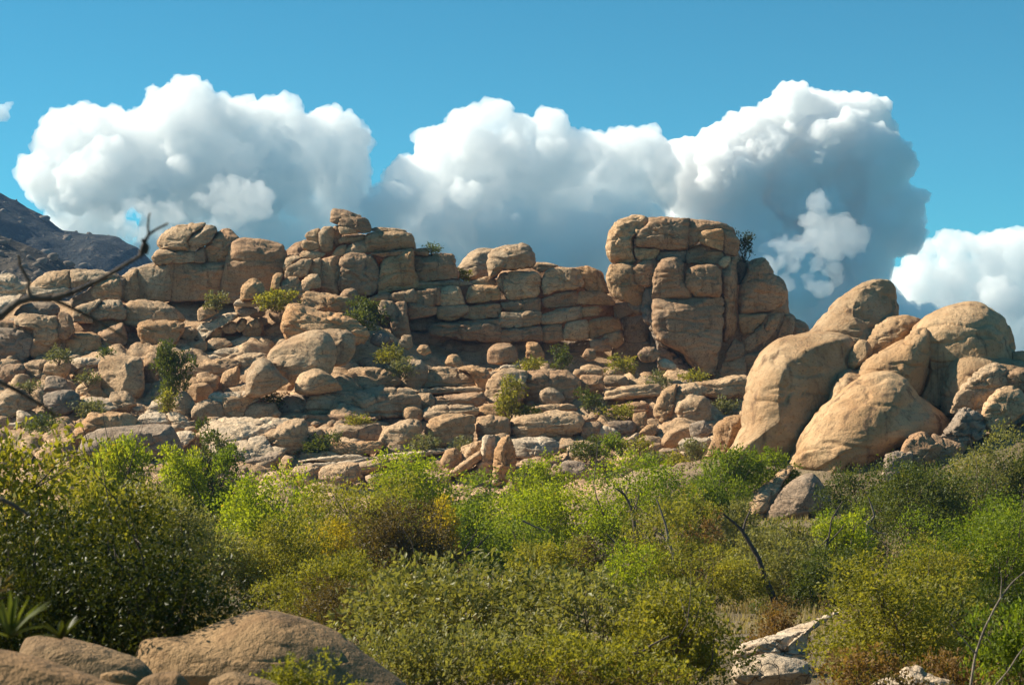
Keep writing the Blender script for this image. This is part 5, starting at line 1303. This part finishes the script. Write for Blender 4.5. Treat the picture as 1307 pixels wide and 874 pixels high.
# --- trees and big bushes of the valley, back to front
big = [
 ('green_tree', 'bright yellow-green tree in front of the large grey boulder on the left', 150, 560, 70, 100, 'bright', {}),
 ('bush', 'dark grey-green conical shrub at the top edge of the brush, left of the striped slab', 264, 538, 56, 112, 'deep', {}),
 ('bush', 'yellow-tinged green bush right of the bright green tree at the left', 240, 572, 66, 96, 'bright', {}),
 ('bush', 'green bush between the yellow-tinged bush and the wide leafy tree on the left', 292, 570, 54, 97, 'green', {}),
 ('green_tree', 'wide leafy bright green tree below the striped slab', 345, 600, 118, 88, 'bright', {}),
 ('bush', 'grey-olive scrub mass behind the large dark oak', 225, 622, 170, 58, 'greyolive', {}),
 ('bush', 'round dense olive bush right of the dark oak', 356, 662, 116, 58, 'olive', dict(n_cl=18)),
 ('bush', 'yellowish olive bush in front of the round dense olive one', 412, 708, 140, 46, 'olive', dict(n_cl=16)),
 ('tree', 'broad bush with an olive top and dark brown shaded side left of centre', 462, 612, 140, 72, 'olive', dict(n_cl=18)),
 ('bush', 'dark brown bush in shade right of the olive-topped one', 520, 640, 120, 70, 'brown', dict(n_cl=16)),
 ('bush', 'small yellow autumn bush under the bright green tree with the dark trunk', 562, 636, 44, 84, 'yellow', {}),
 ('bush', 'yellow-orange bush glowing left of the dark brown bush', 420, 664, 62, 66, 'yellow', {}),
 ('green_tree', 'bright green tree with a thin dark trunk, in front of the ribbed fins', 536, 578, 104, 98, 'bright', dict(crown0=.22, base_px=556)),
 ('green_tree', 'deep green leafy tree right of the thin dark trunk', 600, 604, 96, 94, 'green', {}),
 ('bush', 'light green bush under the tall reddish fin', 686, 584, 74, 108, 'bright', {}),
 ('green_tree', 'dense bright green tree in the centre, brightest of the brush', 692, 618, 122, 90, 'bright', dict(n_cl=16)),
 ('bush', 'dark green lower bush under the brightest tree in the centre', 655, 660, 110, 84, 'green', {}),
 ('tree', 'thin airy yellow-green tree right of centre with dark branches', 806, 580, 125, 88, 'bright', dict(crown0=.12, sparse=True, dens=.8)),
 ('bush', 'airy olive-yellow bush right of the thin yellow-green tree', 860, 640, 110, 76, 'olive', dict(sparse=True, dens=.6)),
 ('bush', 'dark green bush in front of the long tan slab, left of the giant boulder foot', 915, 590, 70, 98, 'green', {}),
 ('bush', 'small green bush in the gap below the orange upright block', 885, 622, 70, 96, 'olive', {}),
 ('bush', 'low olive bush just left of the slanting sunlit slab', 945, 640, 70, 88, 'greyolive', {}),
 ('bush', 'leafy green bush growing up against the giant golden boulder', 985, 572, 66, 106, 'green', {}),
 ('bush', 'reddish dry thicket left of the slanting sunlit slab', 893, 658, 60, 80, 'rust', dict(sparse=True, dens=.5)),
 ('bush', 'grey-olive bush in front of the slanting sunlit slab', 1005, 662, 112, 78, 'greyolive', {}),
 ('bush', 'yellow-green bush right of the grey-olive one, below the grey boulder', 1076, 650, 62, 72, 'bright', {}),
 ('bush', 'dark green bush under the angular brown block', 1096, 600, 92, 92, 'deep', dict(n_cl=14)),
 ('bush', 'large dark green bush at the foot of the right pile', 1180, 592, 150, 86, 'deep', dict(n_cl=18)),
 ('bush', 'tall grey-green bush against the lumpy boulder at the right', 1262, 554, 120, 90, 'greyolive', dict(n_cl=18, dens=1.5)),
 ('bush', 'dark green bush cut by the right edge under the lumpy boulder', 1312, 588, 90, 88, 'deep', dict(n_cl=14, dens=1.4)),
 ('bush', 'green bush hugging the foot of the giant boulder, behind its smaller neighbour', 938, 572, 70, 104, 'green', {}),
 ('bush', 'brown round bush with a rusty top in the centre of the brush', 746, 688, 56, 62, 'brown', dict(n_cl=14)),
 ('bush', 'yellow-green sunlit bush left of the brown round bush', 700, 690, 96, 58, 'olive', {}),
 ('bush', 'straggly yellow-green bush between the centre thickets', 815, 692, 90, 60, 'bright', dict(sparse=True, dens=.7)),
 ('bush', 'yellowish bush below the reddish dry thicket', 905, 690, 120, 60, 'olive', dict(sparse=True, dens=.8)),
 ('bush', 'dark olive bush behind the bare leaning trunk', 1010, 690, 110, 62, 'greyolive', {}),
 ('bush', 'deep green bush under the yellow-green one on the right', 1060, 700, 90, 60, 'deep', {}),
 ('bush', 'large feathery green bush at the right edge', 1275, 640, 210, 50, 'green', dict(n_cl=20)),
 ('bush', 'mid-green bush joining the feathery one at the right', 1195, 690, 110, 46, 'olive', dict(n_cl=16)),
 ('bush', 'big sunlit leafy bush filling the left edge', 10, 556, 250, 24, 'olive', dict(n_cl=22, leaf_m=.075)),
 ('bush', 'leafy olive-green bush in front of the bright green tree at the left', 135, 598, 150, 30, 'olive', dict(n_cl=18)),
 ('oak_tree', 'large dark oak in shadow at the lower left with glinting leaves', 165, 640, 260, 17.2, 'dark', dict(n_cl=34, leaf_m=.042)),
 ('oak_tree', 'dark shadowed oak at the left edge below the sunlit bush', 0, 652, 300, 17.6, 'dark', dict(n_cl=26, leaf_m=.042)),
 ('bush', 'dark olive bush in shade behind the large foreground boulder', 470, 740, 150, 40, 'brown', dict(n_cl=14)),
 ('manzanita_bush', 'big grey-olive manzanita bush in the bottom centre, left of its twin', 600, 712, 270, 29, 'greyolive', dict(n_cl=28, leaf_m=.075)),
 ('manzanita_bush', 'wide olive manzanita bush in the bottom centre, right of its twin', 770, 735, 230, 27, 'greyolive', dict(n_cl=26, leaf_m=.075)),
 ('bush', 'tangled brownish-olive bush at the bottom, right of the manzanitas', 860, 745, 150, 26, 'olive', dict(n_cl=22, sparse=True)),
 ('bush', 'large olive-green bush in front at the lower right', 1142, 708, 168, 27, 'olive', dict(n_cl=26)),
 ('bush', 'dark olive bush at the lower right between its two larger neighbours', 1215, 740, 120, 30, 'deep', dict(n_cl=16)),
 ('bush', 'green bush cut by the bottom right corner', 1300, 770, 110, 24, 'green', dict(n_cl=14)),
 ('bush', 'rusty dry shrub behind the long pale slab at the bottom right', 990, 768, 66, 36, 'rust', dict(sparse=True)),
 ('bush', 'brown dry shrub under the large olive-green bush at the lower right', 1110, 826, 110, 23, 'rust', dict(sparse=True, dens=.8)),
 ('bush', 'dry orange shrub at the bottom right between the bushes', 1220, 830, 90, 25, 'rust', dict(sparse=True, dens=.8)),
 ('bush', 'low leafy scrub at the bottom edge just right of the large foreground boulder', 560, 792, 210, 22, 'greyolive', dict(n_cl=22, leaf_m=.05)),
 ('bush', 'low dark-stemmed scrub at the bottom edge below the twin manzanitas', 750, 808, 230, 21.5, 'olive', dict(n_cl=20, leaf_m=.05)),
 ('bush', 'leafy sunlit sprig in front of the large foreground boulder', 388, 836, 120, 12, 'olive', dict(leaf_m=.022, n_cl=12, dens=.8)),
]
for nm, lb, cx, top, w, Y, leaf, kw in big:
    bush(nm, lb, cx, top, w, Y, leaf, **kw)

# --- dead wood
def limb(name, label, t, s, Y0, Y1, r0, r1, mat='bark', forks=(), cat='dead branch', root=None):
    """bare limb through photo points s (from its root outwards), from depth Y0 to Y1"""
    p = poly(t, s)
    Y = np.linspace(Y0, Y1, len(p))
    w = np.stack([at(a[0], a[1], y) for a, y in zip(p, Y)])
    if root is not None: w = np.concatenate([[root], w])
    def smooth(q):
        u = np.linspace(0, len(q) - 1, len(q) * 5)
        return np.stack([np.interp(u, np.arange(len(q)), q[:, i]) for i in range(3)], -1)
    b = Bag()
    q = smooth(w)
    q[1:-1] = (q[:-2] + q[1:-1] * 2 + q[2:]) / 4
    rr = np.linspace(r0, r1, len(q)) * (1 + 0.12 * np.sin(np.arange(len(q)) * 2.1))
    b.add(*tube(q, rr, 8))
    for s2, ra, rb_ in forks:
        pp_ = poly(t, s2)
        yy = np.interp(pp_[:, 0], np.sort(p[:, 0]), Y[np.argsort(p[:, 0])])
        qq = smooth(np.stack([at(a[0], a[1], y) for a, y in zip(pp_, yy)]))
        b.add(*tube(qq, np.linspace(ra, rb_, len(qq)), 6))
    base = w[0]
    v = np.concatenate(b.v) - base
    o = link(name, mesh_from(name, v, np.concatenate(b.f), M[mat]), None, base)
    tag(o, label, cat)
    return o
k6 = 6.0 / FPX
TZ = tile(0, 230, 220, 310, 620)
gl = float(ground_z(np.array([-2.3]), np.array([6.0]))[0])
limb('dead_branch', 'blurred bare dead branch reaching in from the left edge across the skyline', TZ,
     "-160,620 -60,520 0,490 60,440 110,425 190,425 260,405 330,372 400,335 440,310 500,275 520,262", 6.0, 6.2, 12 * k6 * .5, 4 * k6 * .5, 'bark',
     (("505,275 512,240 520,225 535,195 560,178 605,155", 7 * k6 * .5, 1.5 * k6), ("535,195 532,165 535,130 540,118", 3 * k6 * .6, 1.0 * k6),
      ("520,265 530,240 512,212", 9 * k6 * .5, 5 * k6 * .5),
      ("110,425 100,380 105,365 85,330 70,300 68,270", 6 * k6 * .5, 2.0 * k6), ("190,428 250,455 330,495 400,535 440,560 470,590", 6.5 * k6 * .5, 1.6 * k6 * .6)),
     root=np.array([-2.3, 6.0, gl - .1]))
limb('dead_branch', 'blurred dark drooping branch at the left edge, low one beneath the forked branch', TZ,
     "-60,700 0,725 60,755 120,790 170,820 200,850", 6.0, 6.1, 9 * k6 * .5, 3 * k6 * .5, 'bark', (("60,755 100,700 150,720", 3 * k6 * .4, 1.2 * k6 * .5),),
     root=np.array([-2.25, 6.1, gl - .1]))
limb('dead_branch', 'blurred short dark branch at the left edge in front of the leafy bush', TX, "-60,700 -20,640 0,636 20,646 38,658", 7.0, 7.0, .016, .006, 'bark', (),
     root=np.array([-2.6, 7.0, float(ground_z(np.array([-2.6]), np.array([7.0]))[0]) - .1]))
limb('dead_tree', 'bare dark leaning trunk in the brush on the right', TR, "370,600 350,555 315,470 300,420 255,345 235,315 175,265", 60, 60, .13, .03, 'bark',
     (("245,330 255,290 275,245", .05, .015),), 'dead tree')
limb('dead_branch', 'thin bare branching stem beside the yellow-green bush on the right', TR, "530,470 535,410 555,330 560,285 600,220", 68, 68, .05, .015, 'bark',
     (("545,375 590,325 610,300", .03, .01), ("550,350 520,380 470,430 440,460", .03, .01)), 'dead branch')
limb('dead_tree', 'pale twisted bare stem in front of the dark green bushes on the right', TR, "700,420 690,340 685,300 715,275 700,230 690,205", 74, 74, .09, .02, 'greybark', (("690,310 720,330 760,340", .04, .015),), 'dead tree')
limb('dead_tree', 'pale arching bare stem rising from the bottom right corner', TR, "1055,874 1070,770 1100,680 1150,580 1200,510 1260,460", 22, 22, .017, .006, 'greybark',
     (("1070,760 1020,700 980,650", .009, .004), ("1160,565 1165,500 1162,470", .007, .003)), 'dead tree')
limb('dead_branch', 'thin grey stem at the right end of the bottom edge', TR, "1130,890 1190,820 1220,770 1260,720", 21, 21, .012, .005, 'greybark', (), 'dead branch')
limb('dead_branch', 'dark bare branches leaning left in the centre of the brush', TQ, "430,420 470,405 500,385 540,340", 72, 72, .06, .02, 'bark', (("440,415 470,370 500,320", .04, .012), ("500,385 520,350 530,335", .02, .01)), 'dead branch')
limb('dead_branch', 'dark bare stem rising between the brown round bush and the yellow-green tree', TQ, "935,510 975,460 1015,405 990,370 960,340", 62, 62, .06, .02, 'bark', (("1015,405 1030,395", .03, .01),), 'dead branch')
limb('dead_tree', 'slender grey trunk right of the thin yellow-green tree', TQ, "1205,470 1195,410 1180,370 1170,310 1150,250 1135,210", 74, 74, .08, .025, 'greybark', (("1175,370 1160,345 1138,328", .03, .012),), 'dead tree')
limb('dead_tree', 'dark crooked trunk in the thin yellow-green tree', TQ, "1080,420 1060,350 1055,280 1040,230 1020,195 990,175", 82, 82, .10, .03, 'bark', (("1050,260 1065,230 1075,190", .04, .015), ("1025,200 1035,170", .03, .012)), 'dead tree')
limb('dead_branch', 'dark twisted branches at the bottom among the manzanitas', TQ, "930,874 940,820 930,780 960,760 1080,760 1120,730 1180,700", 24.5, 24.5, .03, .01, 'bark', (("1080,760 1110,790 1150,800", .014, .006),), 'dead branch')
limb('dead_branch', 'dead grey twigs fallen in the middle of the brush', TQ, "660,290 700,310 740,325", 74, 74, .04, .02, 'greybark', (), 'dead branch')

# --- agaves and yuccas (rosettes of sword leaves)
def rosette(name, label, px, py, Y, h_px, n, leaf, width, seed, cat='agave', spread=1.0):
    rg = np.random.RandomState(seed)
    p = at(px, py, Y)
    H = h_px * Y / FPX
    b = Bag(); tints = []
    for i in range(n):
        a = rg.uniform(0, 2 * math.pi); el = rg.uniform(.25, 1.45)
        d = np.array([math.cos(a) * math.cos(el) * spread, math.sin(a) * math.cos(el) * spread, math.sin(el)])
        Ln = H * rg.uniform(.75, 1.1)
        side = np.cross(d, [0, 0, 1.0]); side /= np.linalg.norm(side) + 1e-9
        u = np.linspace(0, 1, 7)[:, None]
        mid = p + d * Ln * u + np.array([0, 0, -0.25 * Ln * math.cos(el)]) * u ** 2
        wv = (width * H * np.array([.7, 1, 1, .9, .7, .4, .02]))[:, None]
        up = np.cross(side, d)
        v = np.concatenate([mid - side * wv / 2 + up * wv * .12, mid - up * wv * .15, mid + side * wv / 2 + up * wv * .12])
        f = []
        for k in range(6):
            f += [(k, k + 1, 7 + k + 1, 7 + k), (7 + k, 7 + k + 1, 14 + k + 1, 14 + k)]
        b.add(v, np.array(f)); tints += [rg.rand() * .9] * len(f)
    v = np.concatenate(b.v) - p
    o = link(name, mesh_from(name, v, np.concatenate(b.f), L[leaf], True, {'tint': ('FACE', tints)}), None, p)
    tag(o, label, cat)
    return o
rosette('agave', 'blurred broad-leaved agave at the left edge just above the corner rock', 12, 812, 7.0, 75, 16, 'deep', .12, 1)  # this agave and the next get dark leaf colours in place of shade
rosette('agave', 'blurred agave toned dark for shade between the left-edge agave and the dark low boulder', 78, 815, 8.6, 50, 12, 'dark', .15, 2)
rosette('agave', 'blurred dried agave head at the left edge above the green agave', -6, 758, 7.4, 40, 12, 'brown', .14, 4)
rosette('yucca', 'small spiky yucca in the dry grass right of the leaning trunk', 1062, 762, 52, 30, 34, 'sage', .05, 3, 'yucca')

# --- low undergrowth, its leaves kept dark to imitate shade between the bushes
rg = np.random.RandomState(19)
for leaf_, sd_, txt in (('brown', 31, 'low brown dry'), ('deep', 83, 'low dark green')):
    VV, FF, TT, nn = [], [], [], 0
    for y0, y1, n_, size, leaves in ((20, 36, 700, .055, 26000), (36, 60, 700, .085, 18000), (60, 112, 2000, .13, 30000)):
        yy = rg.uniform(y0, y1, n_)
        xx = rg.uniform(-1, 1, n_) * yy * 0.34
        dn = vnoise(np.stack([xx / 4, yy / 6, xx * 0], -1), sd_) + .5 * vnoise(np.stack([xx / 1.2, yy / 1.6, xx * 0], -1), sd_ + 2)
        px_ = xx / yy * FPX + PW / 2
        ok = (dn > .08) & ((yy > 24) | (xx > 0.0)) & ~((px_ > 880) & (px_ < 1085) & (yy < 37)) & ~((px_ > 940) & (px_ < 1060) & (yy > 97))
        if leaf_ == 'deep': ok &= yy > 55
        if leaf_ == 'olive': ok &= yy > 36
        if not ok.any(): continue
        xx, yy = xx[ok], yy[ok]
        zz = ground_z(xx, yy)
        rr = rg.uniform(.14, .42, len(xx)) * (0.6 + yy / 110)
        cl_ = [(np.array([x_, y_, z_ + .1]), np.array([1, 1, .8]) * r_) for x_, y_, z_, r_ in zip(xx, yy, zz, rr)]
        V, F, tint = leaf_cloud(rg, cl_, leaves, size, size * 2.5)
        VV.append(V); FF.append(F + nn); TT.append(tint); nn += len(V)
    u = link('undergrowth', mesh_from('undergrowth', np.concatenate(VV), np.concatenate(FF), L[leaf_], False, {'tint': ('FACE', np.concatenate(TT))}))
    tag(u, txt + ' undergrowth covering the valley floor between the bushes', 'undergrowth', kind='stuff')

# --- dry grass and low ground cover between the bushes
rg = np.random.RandomState(9)
n = 90000
gy = 9 + 98 * rg.rand(n) ** 0.8
gx = rg.uniform(-1, 1, n) * gy * 0.34
dn = vnoise(np.stack([gx / 2.2, gy / 2.8, gx * 0], -1), 5) + 0.5 * vnoise(np.stack([gx / .7, gy / .9, gx * 0], -1), 6)
keep = dn > -0.05
gx, gy = gx[keep], gy[keep]
gz = ground_z(gx, gy) 
m = len(gx)
hgt = rg.uniform(.12, .42, m) * np.clip(gy / 30, .45, 1.0)
wd = np.maximum(0.006, 0.75 * gy / RPX * 0.8)
a = rg.uniform(0, 6.28, m); ln = rg.normal(size=(m, 2)) * hgt[:, None] * .35
p0 = np.stack([gx - np.cos(a) * wd, gy - np.sin(a) * wd, gz - .1], -1)
p1 = np.stack([gx + np.cos(a) * wd, gy + np.sin(a) * wd, gz - .1], -1)
p2 = np.stack([gx + ln[:, 0], gy + ln[:, 1], gz + hgt], -1)
V = np.stack([p0, p1, p2], 1).reshape(-1, 3)
gr = link('dry_grass', mesh_from('dry_grass', V, np.arange(m * 3).reshape(-1, 3), L['straw'], False, {'tint': ('FACE', rg.rand(m))}))
tag(gr, 'dry straw-coloured grass and weeds covering the ground between the bushes', 'grass', kind='stuff')
